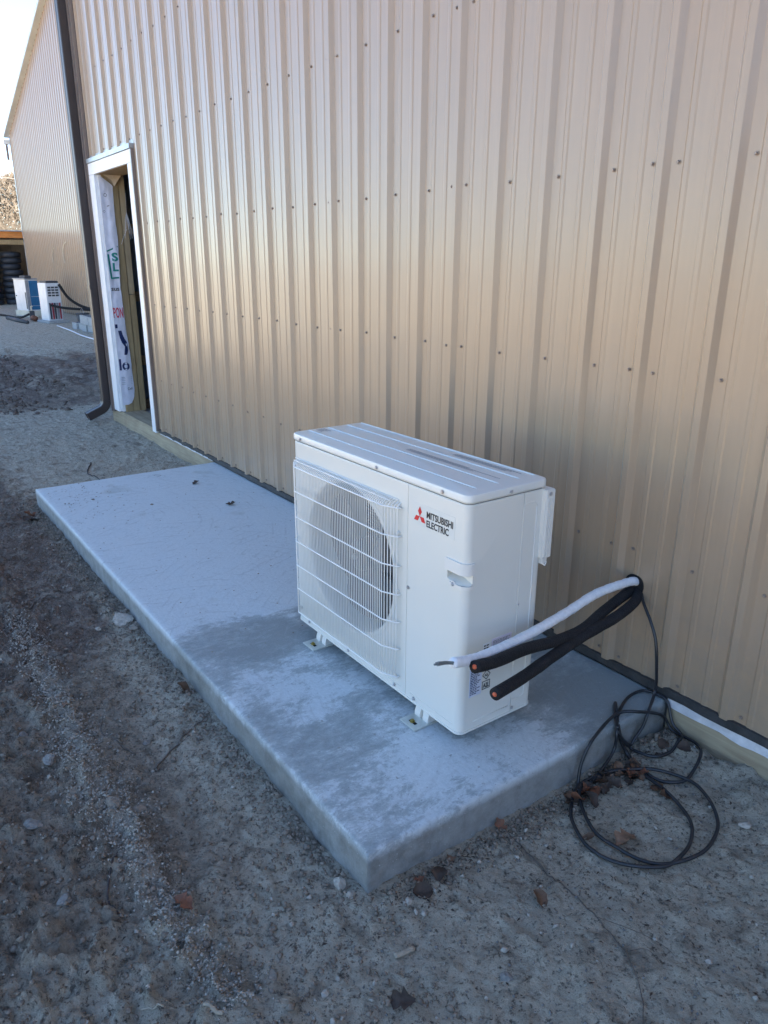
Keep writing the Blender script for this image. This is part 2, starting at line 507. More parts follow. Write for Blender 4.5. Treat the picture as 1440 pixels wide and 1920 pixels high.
def text_geo(body, x0, x1, z0, z1, bold=0.0, extr=0.0006):
    cu_ = bpy.data.curves.new('t', 'FONT')
    cu_.body = body
    cu_.resolution_u = 4
    cu_.offset = bold
    cu_.extrude = 0.001
    to = bpy.data.objects.new('t', cu_)
    COL.objects.link(to)
    dg = bpy.context.evaluated_depsgraph_get()
    me = bpy.data.meshes.new_from_object(to.evaluated_get(dg))
    vs = [v.co.copy() for v in me.vertices]
    fs = [tuple(p.vertices) for p in me.polygons]
    bpy.data.objects.remove(to); bpy.data.curves.remove(cu_); bpy.data.meshes.remove(me)
    ax = min(v.x for v in vs); bx = max(v.x for v in vs)
    ay = min(v.y for v in vs); by = max(v.y for v in vs)
    out = []
    for v in vs:
        out.append((x0 + (v.x - ax) / (bx - ax) * (x1 - x0), z0 + (v.y - ay) / (by - ay) * (z1 - z0), extr if v.z > 0 else 0.0))
    return out, fs

# value-noise fbm (numpy)
def vnoise(x, y, seed=0):
    xi = np.floor(x).astype(np.int64); yi = np.floor(y).astype(np.int64)
    fx = x - xi; fy = y - yi
    fx = fx * fx * fx * (fx * (fx * 6 - 15) + 10); fy = fy * fy * fy * (fy * (fy * 6 - 15) + 10)
    def h(a, b):
        n = (a * 374761393 + b * 668265263 + seed * 1442695041) & 0xffffffff
        n = ((n ^ (n >> 13)) * 1274126177) & 0xffffffff
        return ((n ^ (n >> 16)) & 0xffff) / 65535.0
    return (h(xi, yi) * (1 - fx) + h(xi + 1, yi) * fx) * (1 - fy) + (h(xi, yi + 1) * (1 - fx) + h(xi + 1, yi + 1) * fx) * fy

def fbm(x, y, f, octs=4, seed=0, gain=0.5):
    s = 0; a = 1; t = 0
    ca, sa = math.cos(0.6), math.sin(0.6)
    for o in range(octs):
        s = s + a * (vnoise(x * f + 13.7 * o, y * f + 7.3 * o, seed + o) - 0.5)
        t += a; a *= gain; f *= 2.03
        x, y = x * ca - y * sa, x * sa + y * ca
    return s / t * 2

GZ = -0.12
def sstep(a, b, x):
    t = np.clip((x - a) / (b - a), 0, 1)
    return t * t * (3 - 2 * t)

RIDGE = np.array([(-2.6, -1.66), (-1.76, -1.659), (-1.151, -1.662), (-0.798, -1.67), (-0.575, -1.659), (-0.308, -1.661), (-0.151, -1.652), (0.02, -1.62), (0.25, -1.58)])
def ridge_mask(x, y):
    yc = np.interp(x, RIDGE[:, 0], RIDGE[:, 1])
    w = 0.035 + 0.022 * fbm(x, y * 0 + 3, 2.2, 2, 91)
    m = np.exp(-((y - yc - 0.025 * fbm(x, y * 0, 4, 2, 55)) / w) ** 2)
    return m * sstep(-2.2, -1.5, x) * (1 - sstep(-0.35, 0.1, x)) * (0.8 + 0.5 * fbm(x, y, 3, 2, 12))

def masks(x, y):
    sand = sstep(-0.55, 0.05, x) * (1 - 0.35 * sstep(-1.55, -2.2, y))
    sand = np.maximum(sand, np.exp(-((y + 1.32) / 0.15) ** 2) * sstep(-3.2, -0.8, x) * 0.9)
    sand = np.maximum(sand, sstep(-3.75, -4.1, x) * (1 - sstep(-7.0, -7.5, x)) * sstep(-1.7, -0.9, y + 0.15 * fbm(x, y, 1, 2, 5)) * 1.0)
    sand = np.maximum(sand, sstep(-10.5, -12.5, x) * 0.75)
    dark = sstep(-6.8, -8.4, x + 1.6 * fbm(x, y, 0.9, 4, 3)) * (1 - sstep(-10.5, -14.5, x + 2.5 * fbm(x, y, 0.5, 4, 13))) * (0.75 + 0.6 * fbm(x, y, 1.6, 4, 15))
    dark = np.maximum(dark, 0.8 * sstep(-1.0, -1.9, x) * (1 - sstep(-1.35, -1.25, y)) * (1 - sstep(-6, -7, x)))
    dark = np.maximum(dark, 0.35 * sstep(-1.65, -1.75, y))
    dark = np.clip(dark - 0.5 * sand, 0, 1)
    return sand, dark, np.clip(ridge_mask(x, y), 0, 1)

def ground_h(x, y):
    h = 0.022 * fbm(x, y, 0.9, 3, 1) + 0.014 * fbm(x, y, 4.0, 4, 2)
    rough = 0.6 + 1.1 * sstep(-1.45, -1.7, y) + 0.6 * sstep(-1.0, -2.2, x) * sstep(-1.2, -1.3, y)
    c = fbm(x, y, 22, 4, 4, 0.6)
    h = h + 0.017 * rough * np.abs(c) * 1.3 + 0.008 * rough * fbm(x, y, 60, 3, 8, 0.6)
    lump = np.clip(fbm(x, y, 11, 3, 61) - 0.18, 0, 1)
    h = h + 0.014 * rough * lump * (0.3 + sstep(-1.35, -1.7, y))
    crest = 1 - np.abs(fbm(x, y, 6.5, 3, 21))
    h = h + 0.016 * rough * (crest ** 5)
    # clumpy tilled bank beyond the slab
    bank = sstep(-6.8, -8.6, x + 1.4 * fbm(x, y, 0.8, 3, 3)) * (1 - sstep(-11, -16, x))
    h = h + bank * (0.04 + 0.14 * np.abs(fbm(x, y, 1.3, 4, 9, 0.6)) + 0.06 * fbm(x, y, 5, 3, 17))
    h = h + 0.012 * ridge_mask(x, y)
    # lugs of a tyre track pressed into the near left ground
    lug = np.maximum(0, np.sin((x * 1.0 + np.abs(y + 1.86) * 0.9) * 52 + 1.2 * fbm(x, y, 2, 2, 66)))
    band = np.exp(-((y + 1.86) / 0.12) ** 4) * (0.45 + 0.9 * fbm(x, y, 1.1, 2, 44))
    h = h - 0.010 * np.clip(band, 0, 1) * lug ** 0.5
    # a little banked soil by the skirt board right of the slab
    h = h + 0.035 * sstep(-0.28, -0.03, y) * sstep(0.0, 0.04, x) * (0.7 + 0.9 * fbm(x, y, 14, 3, 33))
    # settle towards slab edge
    d = np.minimum(np.abs(y + 1.22), 5) 
    far = sstep(20, 60, np.hypot(x, y))
    h = h * (1 - 0.6 * far)
    # calm inside building footprints
    inb = sstep(0.0, 0.15, y) * sstep(-6.35, -6.15, x)
    h = h * (1 - inb) - 0.03 * inb
    under = ((x < -0.03) & (x > -3.75) & (y > -1.19) & (y < 0.05))
    h = np.where(under, np.minimum(h, 0.0) - 0.02, h)
    return GZ + h

def g_at(x, y):
    return float(ground_h(np.array([x]), np.array([y]))[0])

# ------------------------------------------------------------------ ground
def axis(lo, hi, step, far, growth=1.045, gneg=None):
    a = list(np.arange(lo, hi + 1e-9, step))
    s = step; v = a[-1]
    while v < far:
        s *= growth; v += s; a.append(v)
    s = step; v = a[0]; b = []
    while v > -far:
        s *= (gneg or growth); v -= s; b.append(v)
    return np.array(b[::-1] + a)

gx = axis(-3.6, 1.0, 0.0105, 450, 1.04, 1.011)
gy = axis(-2.45, 0.02, 0.0105, 450, 1.04)
X, Y = np.meshgrid(gx, gy, indexing='ij')
Zg = ground_h(X, Y)
nx, ny = X.shape
co = np.stack([X, Y, Zg], -1).reshape(-1, 3).astype(np.float32)
idx = np.arange(nx * ny).reshape(nx, ny)
quads = np.stack([idx[:-1, :-1], idx[1:, :-1], idx[1:, 1:], idx[:-1, 1:]], -1).reshape(-1, 4).astype(np.int32)
def np_mesh(name, co, quads):
    me = bpy.data.meshes.new(name)
    me.vertices.add(len(co)); me.vertices.foreach_set('co', co.ravel())
    k = quads.shape[1]
    me.loops.add(quads.size); me.loops.foreach_set('vertex_index', quads.ravel())
    me.polygons.add(len(quads))
    me.polygons.foreach_set('loop_start', np.arange(0, quads.size, k, dtype=np.int32))
    me.polygons.foreach_set('loop_total', np.full(len(quads), k, dtype=np.int32))
    me.update(calc_edges=True)
    return me
me = np_mesh('ground', co, quads)
me.materials.append(MAT['ground'])
s_, d_, r_ = masks(X, Y)
ca = me.color_attributes.new('mask', 'FLOAT_COLOR', 'POINT')
ca.data.foreach_set('color', np.stack([s_, d_, r_, np.ones_like(s_)], -1).reshape(-1).astype(np.float32))
me.shade_smooth()
g = bpy.data.objects.new('ground', me)
g['kind'] = 'structure'
link(g)

# loose crumbs of soil and gravel (uncountable)
OCT_V = np.array([(1, 0, 0), (-1, 0, 0), (0, 1, 0), (0, -1, 0), (0, 0, 1), (0, 0, -1)], float)
OCT_F = np.array([(0, 2, 4), (2, 1, 4), (1, 3, 4), (3, 0, 4), (2, 0, 5), (1, 2, 5), (3, 1, 5), (0, 3, 5)])
def crumbs(name, n, sampler, smin, smax, mat, seed, flat=0.7, sink=0.35):
    rs = np.random.RandomState(seed)
    px, py = sampler(rs, n)
    ok = ~((px < 0.012) & (px > -3.80) & (py > -1.232)) & (py < -0.012)
    px, py = px[ok], py[ok]; n = len(px)
    s = smin * (smax / smin) ** (rs.rand(n) ** 2.2)
    V = OCT_V[None] * (0.65 + 0.7 * rs.rand(n, 6, 1)) + 0.25 * rs.randn(n, 6, 3) * 0.6
    ang = rs.rand(n) * 6.283
    c, sn = np.cos(ang)[:, None], np.sin(ang)[:, None]
    tilt = rs.randn(n)[:, None] * 0.4
    vx, vy, vz = V[..., 0], V[..., 1] * 0.8, V[..., 2] * flat
    vx, vz = vx * np.cos(tilt) - vz * np.sin(tilt), vx * np.sin(tilt) + vz * np.cos(tilt)
    X2 = (vx * c - vy * sn) * s[:, None] + px[:, None]
    Y2 = (vx * sn + vy * c) * s[:, None] + py[:, None]
    Z2 = vz * s[:, None] + (ground_h(px, py) + s * flat * sink)[:, None]
    co = np.stack([X2, Y2, Z2], -1).reshape(-1, 3).astype(np.float32)
    F = (OCT_F[None] + (np.arange(n) * 6)[:, None, None]).reshape(-1, 3).astype(np.int32)
    me = np_mesh(name, co, F)
    me.materials.append(MAT[mat])
    o = bpy.data.objects.new(name, me)
    return link(o)

def area(x0, x1, y0, y1, pw=1.0):
    def f(rs, n):
        return x0 + (x1 - x0) * rs.rand(n), y0 + (y1 - y0) * rs.rand(n)
    return f
def on_ridge(rs, n):
    x = -2.1 + 2.2 * rs.rand(n)
    y = np.interp(x, RIDGE[:, 0], RIDGE[:, 1]) + 0.034 * rs.randn(n) * (0.7 + 0.9 * vnoise(x * 3, x * 0, 4))
    return x, y
def slab_foot(rs, n):
    a = rs.rand(n)
    t = np.abs(rs.randn(n)) * 0.05
    x = np.where(a < 0.7, -3.8 + 3.8 * rs.rand(n), 0.012 + t)
    y = np.where(a < 0.7, -1.235 - t, -1.2 + 1.2 * rs.rand(n))
    return x, y
o = crumbs('soil_crumbs', 22000, area(-4.0, 1.0, -2.6, -1.22), 0.0018, 0.012, 'stone_brown', 3)
tag(o, 'brown soil crumbs strewn over the bare ground left of the slab', 'soil', kind='stuff')
o = crumbs('gravel', 14000, on_ridge, 0.0015, 0.0065, 'stone_pale', 4)
tag(o, 'strip of fine pale gravel grains across the soil in front of the slab', 'gravel', kind='stuff')
o = crumbs('pebbles', 2200, area(-3.6, 1.0, -2.9, -0.02), 0.0025, 0.011, 'stone_pale', 5)
tag(o, 'small pale pebbles dotted over the bare soil', 'pebbles', kind='stuff')
o = crumbs('crumbled_soil', 2600, slab_foot, 0.003, 0.014, 'stone_brown', 6)
tag(o, 'crumbled soil along the foot of the concrete slab', 'soil', kind='stuff')
o = crumbs('loose_grit', 2600, area(0.0, 0.9, -2.0, -0.02), 0.0015, 0.006, 'stone', 8)
tag(o, 'grey grit on the sandy ground right of the slab', 'grit', kind='stuff')

def bank_area(rs, n):
    x = -7.0 - 7.5 * rs.rand(n) ** 1.3
    y = -2.4 + 4.2 * rs.rand(n)
    k = fbm(x, y, 0.9, 3, 71) > rs.randn(n) * 0.25
    return np.where(k, x, x - 6 * rs.rand(n)), y
o = crumbs('soil_clods', 9000, bank_area, 0.008, 0.05, 'clod', 31, 0.7, 0.12)
tag(o, 'dark broken clods heaped on the ground beyond the slab and doorway', 'soil', kind='stuff')

# flakes of dark plant litter pressed into the soil
def litter():
    rs = np.random.RandomState(17)
    n = 5200
    cl = rs.rand(130, 2) * np.array([4.6, 2.4]) + np.array([-3.7, -2.4])
    pick = rs.randint(0, 130, n)
    loose = rs.rand(n) < 0.45
    px = np.where(loose, -3.7 + 4.6 * rs.rand(n), cl[pick, 0] + 0.05 * rs.randn(n))
    py = np.where(loose, -2.4 + 2.38 * rs.rand(n), cl[pick, 1] + 0.04 * rs.randn(n))
    m = 700
    px[:m] = 0.02 + np.abs(rs.randn(m)) * 0.04; py[:m] = -1.2 + 1.15 * rs.rand(m)
    ok = ~((px < 0.014) & (px > -3.80) & (py > -1.235)) & (py < -0.012)
    px, py = px[ok], py[ok]; n = len(px)
    ln = 0.003 + 0.016 * rs.rand(n) ** 3; wd = 0.0010 + 0.0022 * rs.rand(n) ** 2
    a = rs.rand(n) * 6.283; c, s_ = np.cos(a), np.sin(a)
    z = ground_h(px, py) + 0.0012
    up = rs.rand(n) * 0.35 * ln
    P = []
    for u, w, h in ((-1, 0, 0), (0, 1, 1), (1, 0, 0), (0, -1, 0.6)):
        P.append(np.stack([px + c * ln * u * 0.5 - s_ * wd * w, py + s_ * ln * u * 0.5 + c * wd * w, z + up * h + 0.0005], -1))
    co_ = np.stack(P, 1).reshape(-1, 3).astype(np.float32)
    F_ = (np.array([[0, 3, 2, 1]])[None] + (np.arange(n) * 4)[:, None, None]).reshape(-1, 4).astype(np.int32)
    m_ = np_mesh('plant_litter', co_, F_); m_.materials.append(MAT['leaf_dark'])
    o_ = link(bpy.data.objects.new('plant_litter', m_))
    tag(o_, 'tiny dark flakes of plant litter scattered over the soil', 'litter', kind='stuff')
litter()

# ------------------------------------------------------------------ slab
def build_slab():
    x0, x1, y0, y1 = -3.79, -0.008, -1.22, -0.006
    bvl = 0.007
    xs = np.concatenate([[x0], np.linspace(x0 + bvl, x1 - bvl, 260), [x1]])
    ys = np.concatenate([[y0], np.linspace(y0 + bvl, y1 - 0.004, 90), [y1]])
    XX, YY = np.meshgrid(xs, ys, indexing='ij')
    wob = 0.0012 * fbm(XX, YY, 3.5, 3, 41)
    edge_d = np.minimum.reduce([XX - x0, x1 - XX, YY - y0])
    ZZ = 0.0015 * fbm(XX, YY, 2.5, 3, 77) - 0.0035 * np.exp(-edge_d / 0.005)
    ZZ = ZZ - 0.0045 * np.exp(-((XX + 1.375 + 0.02 * (YY + 0.6)) / 0.010) ** 2)       # cold joint
    XX2 = XX + np.where(edge_d < 0.02, wob, 0); YY2 = YY + np.where((YY - y0) < 0.02, wob, 0)
    n, m = XX.shape
    top = np.stack([XX2, YY2, ZZ], -1).reshape(-1, 3)
    idx = np.arange(n * m).reshape(n, m)
    F = [tuple(q) for q in np.stack([idx[:-1, :-1], idx[1:, :-1], idx[1:, 1:], idx[:-1, 1:]], -1).reshape(-1, 4)]
    V = [tuple(p) for p in top]
    # skirt
    ring = [idx[i, 0] for i in range(n)] + [idx[n - 1, j] for j in range(1, m)] + [idx[i, m - 1] for i in range(n - 2, -1, -1)] + [idx[0, j] for j in range(m - 2, 0, -1)]
    prev = ring
    nl = 7
    for k in range(1, nl + 1):
        z = -0.006 - (0.20 - 0.006) * (k / nl) ** 1.0
        cur = []
        for vi in ring:
            x, y, zz = V[vi]
            bul = 0.007 * (k / nl) * noise.noise(Vector((x * 9, y * 9, z * 20))) + 0.003 * noise.noise(Vector((x * 30, y * 30, z * 40)))
            bul += 0.006 * k / nl
            ox = (1 if x > x1 - 0.006 else (-1 if x < x0 + 0.006 else 0)); oy = -1 if y < y0 + 0.006 else 0
            V.append((x + ox * bul, y + oy * bul, z)); cur.append(len(V) - 1)
        for a in range(len(ring)):
            b = (a + 1) % len(ring)
            F.append((prev[a], cur[a], cur[b], prev[b]))
        prev = cur
    o = mk('concrete_slab', V, F, 'concrete', smooth=False)
    me = o.data
    me.shade_smooth()
    c = np.array([v.co[:] for v in me.vertices])
    wet = sstep(-1.43, -1.30, c[:, 0] + 0.02 * c[:, 1] + 0.03 * fbm(c[:, 0], c[:, 1], 6, 3, 19)) * (1.05 + 0.9 * fbm(c[:, 0], c[:, 1], 1.6, 3, 29))
    wet = np.maximum(wet, 0.25 * np.exp(-((c[:, 0] + 2.6) / 0.25) ** 2) * np.exp(-((c[:, 1] + 0.7) / 0.3) ** 2))
    wet = wet + 0.35 * np.exp(-((c[:, 0] + 0.25) / 0.25) ** 2 - ((c[:, 1] + 0.25) / 0.4) ** 2)
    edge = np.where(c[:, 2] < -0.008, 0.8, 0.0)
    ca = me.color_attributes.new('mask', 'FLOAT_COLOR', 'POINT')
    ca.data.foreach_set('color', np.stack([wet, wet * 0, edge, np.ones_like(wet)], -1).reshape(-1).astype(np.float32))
    tag(o, 'long grey concrete equipment slab laid on soil along the metal wall', 'slab')
    return o
build_slab()

# ------------------------------------------------------------------ near building
BR = (-6.2, 0.0, GZ)
bld = root('metal_building', BR, 'tan ribbed steel building beside the concrete slab, with a white framed doorway', 'building')
RS = 0.2286
LAP = -0.262
def rib_profile():
    """(x, y) from lap rib left foot over one 36 in. panel; y negative = towards the viewer"""
    pts = []
    def major(c, lip=False):
        pts.extend([(c - 0.0285, 0.0), (c - 0.0265, -0.0008), (c - 0.0125, -0.0165), (c - 0.0105, -0.0182), (c + 0.0105, -0.0182), (c + 0.0125, -0.0165), (c + 0.0265, -0.0008), (c + 0.0285, 0.0)])
    def minor(c):
        pts.extend([(c - 0.012, 0.0), (c - 0.0065, -0.0026), (c + 0.0065, -0.0026), (c + 0.012, 0.0)])
    for k in range(4):
        c = k * RS
        major(c)
        minor(c + RS / 3)
        minor(c + 2 * RS / 3)
    return pts
PROF = rib_profile()
def panel_mesh(name, z0, ztop, clip=None, mat='siding', z0b=None, nz=1):
    """clip: list of (xa, xb, zlow); default whole panel. ztop float or function of x"""
    spans = clip or [(-1, 2, z0)]
    mb = MB()
    base = PROF
    for xa, xb, zl in spans:
        pr = []
        for i, (x, y) in enumerate(base):
            if i and (base[i - 1][0] < xa < x or base[i - 1][0] < xb < x):
                for cx_ in (xa, xb):
                    if base[i - 1][0] < cx_ < x:
                        t = (cx_ - base[i - 1][0]) / (x - base[i - 1][0])
                        pr.append((cx_, base[i - 1][1] + t * (y - base[i - 1][1])))
            if xa <= x <= xb: pr.append((x, y))
        pr.sort(key=lambda p: p[0])
        if xb > PROF[-1][0]:
            e = 4 * RS - 0.0285
            pr.append((min(xb, e), 0.0))
        if xa < -0.5:
            # lapped free edge: returns to the sheet below
            pr = [(-0.0300, 0.0005), (-0.0300, -0.0018)] + [(x, y - (0.0016 if x < 0.03 else 0.0)) for x, y in pr]
        n = len(pr)
        V = []
        for k in range(nz + 1):
            for x, y in pr:
                zt = ztop(x) if callable(ztop) else ztop
                V.append((x, y, zl + (zt - zl) * k / nz))
        F = []
        for k in range(nz):
            for i in range(n - 1):
                F.append((k * n + i, k * n + i + 1, (k + 1) * n + i + 1, (k + 1) * n + i))
        mb.add(V, F)
    me = bpy.data.meshes.new(name)
    me.from_pydata(mb.v, [], mb.f)
    me.materials.append(MAT[mat])
    return me
EAVE = 4.7
std = panel_mesh('metal_panel', 0.035, EAVE)
D0, D1, DT = -6.14, -4.945, 2.215
for n in range(-27, 7):
    x = LAP - 4 * RS * n
    if x < -6.2 - 0.9: continue
    if n in (5, 6):
        if n == 5:
            spans = [(-1, D1 - x, DT), (D1 - x, 2, 0.035)] if x < D1 else [(-1, 2, 0.035)]
            me = panel_mesh('metal_panel', 0, EAVE, spans) if x < D1 else std
        else:
            me = panel_mesh('metal_panel', 0, EAVE, [(-1, D1 - x, DT), (D1 - x, 2, 0.035)])
    else:
        me = std
    if n == 7: continue
    o = bpy.data.objects.new('metal_panel', me)
    o.location = (x - BR[0], 0, -BR[2])
    link(o, bld)
# filler sheet between the corner trim and first lap rib, above the door
xf = LAP - 4 * RS * 6
me = panel_mesh('metal_panel', 0, EAVE, [(0.52, 2, DT)])
o = bpy.data.objects.new('metal_panel', me)
o.location = (xf - 4 * RS - BR[0], 0, -BR[2]); link(o, bld)

def bpart(name, mat, *boxes, bevel=0.0, parent=None, label=None):
    mb = MB()
    for b in boxes:
        if bevel: mb.bbox(*b, b=bevel)
        else: mb.box(*b)
    o = mb.obj(name, mat, parent or bld, rel=BR)
    if label: o['label'] = label
    return o

# screws of the cladding
sm = MB()
sm.disc_cyl((0, 0, 0), (0, -1, 0), 0.0066, 0.0016, 12)
sm.tube([(0, -0.0018, 0), (0, -0.0042, 0), (0, -0.0066, 0)], 0.0048, 6, rfun=lambda t, i: 0.0044 if i < 2 else 0.0030)
scr = bpy.data.meshes.new('screw')
scr.from_pydata(sm.v, [], sm.f); scr.materials.append(MAT['screw'])
rows = [0.062, 0.468, 1.062, 1.662, 2.268, 2.87, 3.48]
cnt = 0
for z in rows:
    for n in range(-1, 7):
        for k in range(4):
            xs_ = [LAP - 4 * RS * n + k * RS + 0.051]
            if k == 0: xs_.append(LAP - 4 * RS * n - 0.037)
            for x in xs_:
                if x < -6.1 or x > 0.75 or (x < D1 + 0.02 and z < DT): continue
                if z > 3.3 and x > -2.6: continue
                if z > 2.8 and x > -0.9: continue
                o = bpy.data.objects.new('screw', scr)
                o.location = (x + rnd.uniform(-.004, .004) - BR[0], -0.0012, z + rnd.uniform(-.005, .005) - BR[2])
                o.rotation_euler = (rnd.uniform(-.06, .06), rnd.uniform(0, 1), rnd.uniform(-.06, .06))
                link(o, bld); cnt += 1
print('wall screws', cnt)

# walls behind the sheets, floor, roof, other sides
XE = 24.5  # unseen length of the building, made long so it shades the yard
bpart('wall_core', 'inner_metal', (-4.99, XE, 0.024, 0.20, -0.02, EAVE), (-6.19, -4.99, 0.024, 0.20, 2.125, EAVE), (-6.19, -6.0, 0.024, 0.22, -0.02, 2.125))
bpart('floor', 'floor', (-6.19, XE, 0.03, 17.9, -0.14, 0.0))
bpart('end_wall', 'inner_metal', (-6.2, -6.17, 0.22, 18, -0.12, EAVE))
bpart('end_wall', 'siding', (XE, XE + 0.04, 0.0, 18, -0.12, EAVE))
bpart('rear_wall', 'siding', (-6.2, XE, 17.96, 18.0, -0.12, EAVE))
V = []; F = []
mb = MB()
for (xa, xb) in ((-6.35, XE + 0.2),):
    mb.add([(xa, -0.25, EAVE - 0.05), (xb, -0.25, EAVE - 0.05), (xb, 9, 7.8), (xa, 9, 7.8), (xa, 18.25, EAVE - 0.05), (xb, 18.25, EAVE - 0.05),
            (xa, -0.25, EAVE - 0.01), (xb, -0.25, EAVE - 0.01), (xb, 9, 7.85), (xa, 9, 7.85), (xa, 18.25, EAVE - 0.01), (xb, 18.25, EAVE - 0.01)],
           [(0, 1, 2, 3), (3, 2, 5, 4), (9, 8, 7, 6), (10, 11, 8, 9), (0, 6, 7, 1), (4, 5, 11, 10), (0, 3, 9, 6), (3, 4, 10, 9), (1, 7, 8, 2), (2, 8, 11, 5)])
mb.obj('roof', 'roof', bld, rel=BR)
mb = MB()
for xa in (-6.19, XE):
    mb.add([(xa, 0.02, EAVE), (xa, 17.98, EAVE), (xa, 9, 7.78), (xa + 0.02, 0.02, EAVE), (xa + 0.02, 17.98, EAVE), (xa + 0.02, 9, 7.78)], [(0, 2, 1), (3, 4, 5), (0, 1, 4, 3), (1, 2, 5, 4), (2, 0, 3, 5)])
mb.obj('gable', 'siding', bld, rel=BR)
# unseen wing added behind the camera to darken light from that side
mb = MB()
V = []; F = []
yy = 0.0; k = 0
prw = []
while yy > -11:
    prw += [(yy, 0.0), (yy - 0.165, 0.0), (yy - 0.18, 0.018), (yy - 0.205, 0.018), (yy - 0.2286, 0.0)]
    yy -= 0.2286
for z in (-0.1, 3.8):
    for y, d_ in prw: V.append((15.0 - d_, y, z))
n_ = len(prw)
F = [(i, i + 1, n_ + i + 1, n_ + i) for i in range(n_ - 1)]
mb.add(V, F)
mb.box(15.02, 22, -11, -0.02, -0.1, 3.8)
mb.obj('added_shade_wall', 'siding', bld, rel=BR)
mb = MB().box(14.8, 22.2, -11.2, -0.3, 3.802, 3.9)
mb.obj('added_shade_roof', 'roof', bld, rel=BR)
# inside girts on the end wall
for z in (0.47, 1.07, 1.67):
    bpart('girt', 'girt', (-6.165, -6.13, 0.24, 8, z - 0.045, z + 0.045), bevel=0.003)
bpart('girt', 'girt', (-6.165, -6.13, 0.24, 8, 0.002, 0.09), bevel=0.003)
# foot: membrane, white strip, skirt boards
def wavy_strip(name, mat, xa, xb, z0, z1, y0, y1, amp, seed, n=160, drop=0.0):
    V = []; F = []
    for i in range(n + 1):
        x = xa + (xb - xa) * i / n
        w0 = amp * noise.noise(Vector((x * 14, seed, 0))); w1 = amp * noise.noise(Vector((x * 11, seed + 5, 0)))
        dy = amp * 0.8 * noise.noise(Vector((x * 9, seed + 9, 0)))
        V += [(x, y0 + dy, z0 + w0 - drop), (x, y1, z0 + w0), (x, y1 - 0.0, z1 + w1), (x, y0 + dy * 0.5, z1 + w1 * 0.5)]
        if i:
            b = 4 * i
            F += [(b - 4, b, b + 3, b - 1), (b - 3, b + 1, b, b - 4), (b - 1, b + 3, b + 2, b - 2)]
    return mk(name, V, F, mat, bld, rel=BR)
wavy_strip('base_membrane', 'black_flash', -4.93, 6.0, 0.008, 0.038, -0.014, 0.02, 0.006, 3)
wavy_strip('white_base_strip', 'white_strip', 0.0, 6.0, -0.024, 0.008, -0.010, 0.02, 0.006, 8)
wavy_strip('white_base_strip', 'white_strip', -4.90, -3.80, 0.002, 0.012, -0.014, 0.02, 0.004, 12)
bpart('skirt_board', 'lumber', (-6.28, -3.80, -0.010, 0.026, -0.20, 0.008), bevel=0.004)
bpart('skirt_board', 'lumber', (0.0, 6.0, -0.008, 0.026, -0.26, -0.020), bevel=0.004)
# mud dabs under the ribs over the slab: dark gaps
for k in range(16):
    x = -3.75 + k * RS + 0.02
# corner trims beside the door
bpart('corner_trim', 'brown_trim2', (-6.205, -6.150, -0.026, -0.0, 0.0, EAVE), (-6.205, -6.185, -0.040, -0.026, 0.0, EAVE), bevel=0.002)
bpart('corner_trim', 'brown_trim', (-6.24, -6.206, -0.024, 0.03, 0.0, EAVE), bevel=0.002)
# doorway
dw = MB()
bpart('door_casing', 'white_trim', (-6.138, -5.985, -0.026, 0.0, 0.022, 2.10), bevel=0.002)
bpart('door_casing', 'white_trim', (-5.055, -4.965, -0.026, 0.0, 0.0, 2.10), bevel=0.002)
bpart('door_casing', 'white_trim', (-6.138, -4.965, -0.026, 0.0, 2.102, 2.195), bevel=0.002)
bpart('door_jamb', 'white_trim', (-6.0, -5.968, 0.001, 0.03, 0.022, 2.10), bevel=0.002)
bpart('door_jamb', 'stud2', (-5.06, -4.995, 0.002, 0.21, 0.0, 2.10))
bpart('door_header', 'stud', (-6.0, -4.995, 0.002, 0.21, 2.101, 2.124))
bpart('head_flashing', 'flashing', (-6.146, -4.945, -0.036, -0.001, 2.198, 2.232), (-6.146, -4.945, -0.002, 0.0, 2.232, 2.262), bevel=0.001)
bpart('side_flashing', 'brown_trim2', (-4.963, -4.943, -0.027, -0.0, 0.02, 2.196), bevel=0.001)
bpart('door_sill', 'lumber', (-6.0, -4.99, -0.006, 0.20, 0.009, 0.020), bevel=0.002)
bpart('stud', 'stud', (-6.0, -5.950, 0.032, 0.163, 0.02, 2.10), bevel=0.003)
bpart('stud', 'stud2', (-6.0, -5.958, 0.168, 0.222, 1.10, 2.10), bevel=0.003)
bpart('stud', 'stud', (-6.0, -5.955, 0.168, 0.224, 0.02, 1.094), bevel=0.003)
# torn house wrap hanging in front of the studs
EDGE = [(2.10, 0.0), (2.09, 0.006), (2.037, 0.082), (2.013, 0.112), (1.908, 0.108), (1.73, 0.104), (1.56, 0.110), (1.356, 0.097), (1.146, 0.086), (1.119, 0.092), (0.972, 0.095), (0.784, 0.102), (0.57, 0.115), (0.40, 0.117), (0.241, 0.124), (0.162, 0.116), (0.101, 0.086), (0.088, 0.053), (0.087, 0.0)]
def wrap_edge(z):
    zs = [e[0] for e in EDGE][::-1]; ys_ = [e[1] for e in EDGE][::-1]
    return float(np.interp(z, zs, ys_))
def wrap_x(y, z):
    return -5.938 + 0.010 * noise.noise(Vector((y * 16, z * 3.2, 1.3))) + 0.005 * noise.noise(Vector((y * 40, z * 14, 4.3)))
V = []; F = []
NZ, NY = 130, 10
for i in range(NZ + 1):
    z = 0.088 + (2.098 - 0.088) * i / NZ
    e = wrap_edge(z) + 0.003 * noise.noise(Vector((z * 25, 0, 0)))
    for j in range(NY + 1):
        y = -0.0 + max(e, 0.004) * j / NY
        y = 0.0005 + y
        V.append((wrap_x(y, z), y, z))
for i in range(NZ):
    for j in range(NY):
        a = i * (NY + 1) + j
        F.append((a, a + 1, a + NY + 2, a + NY + 1))
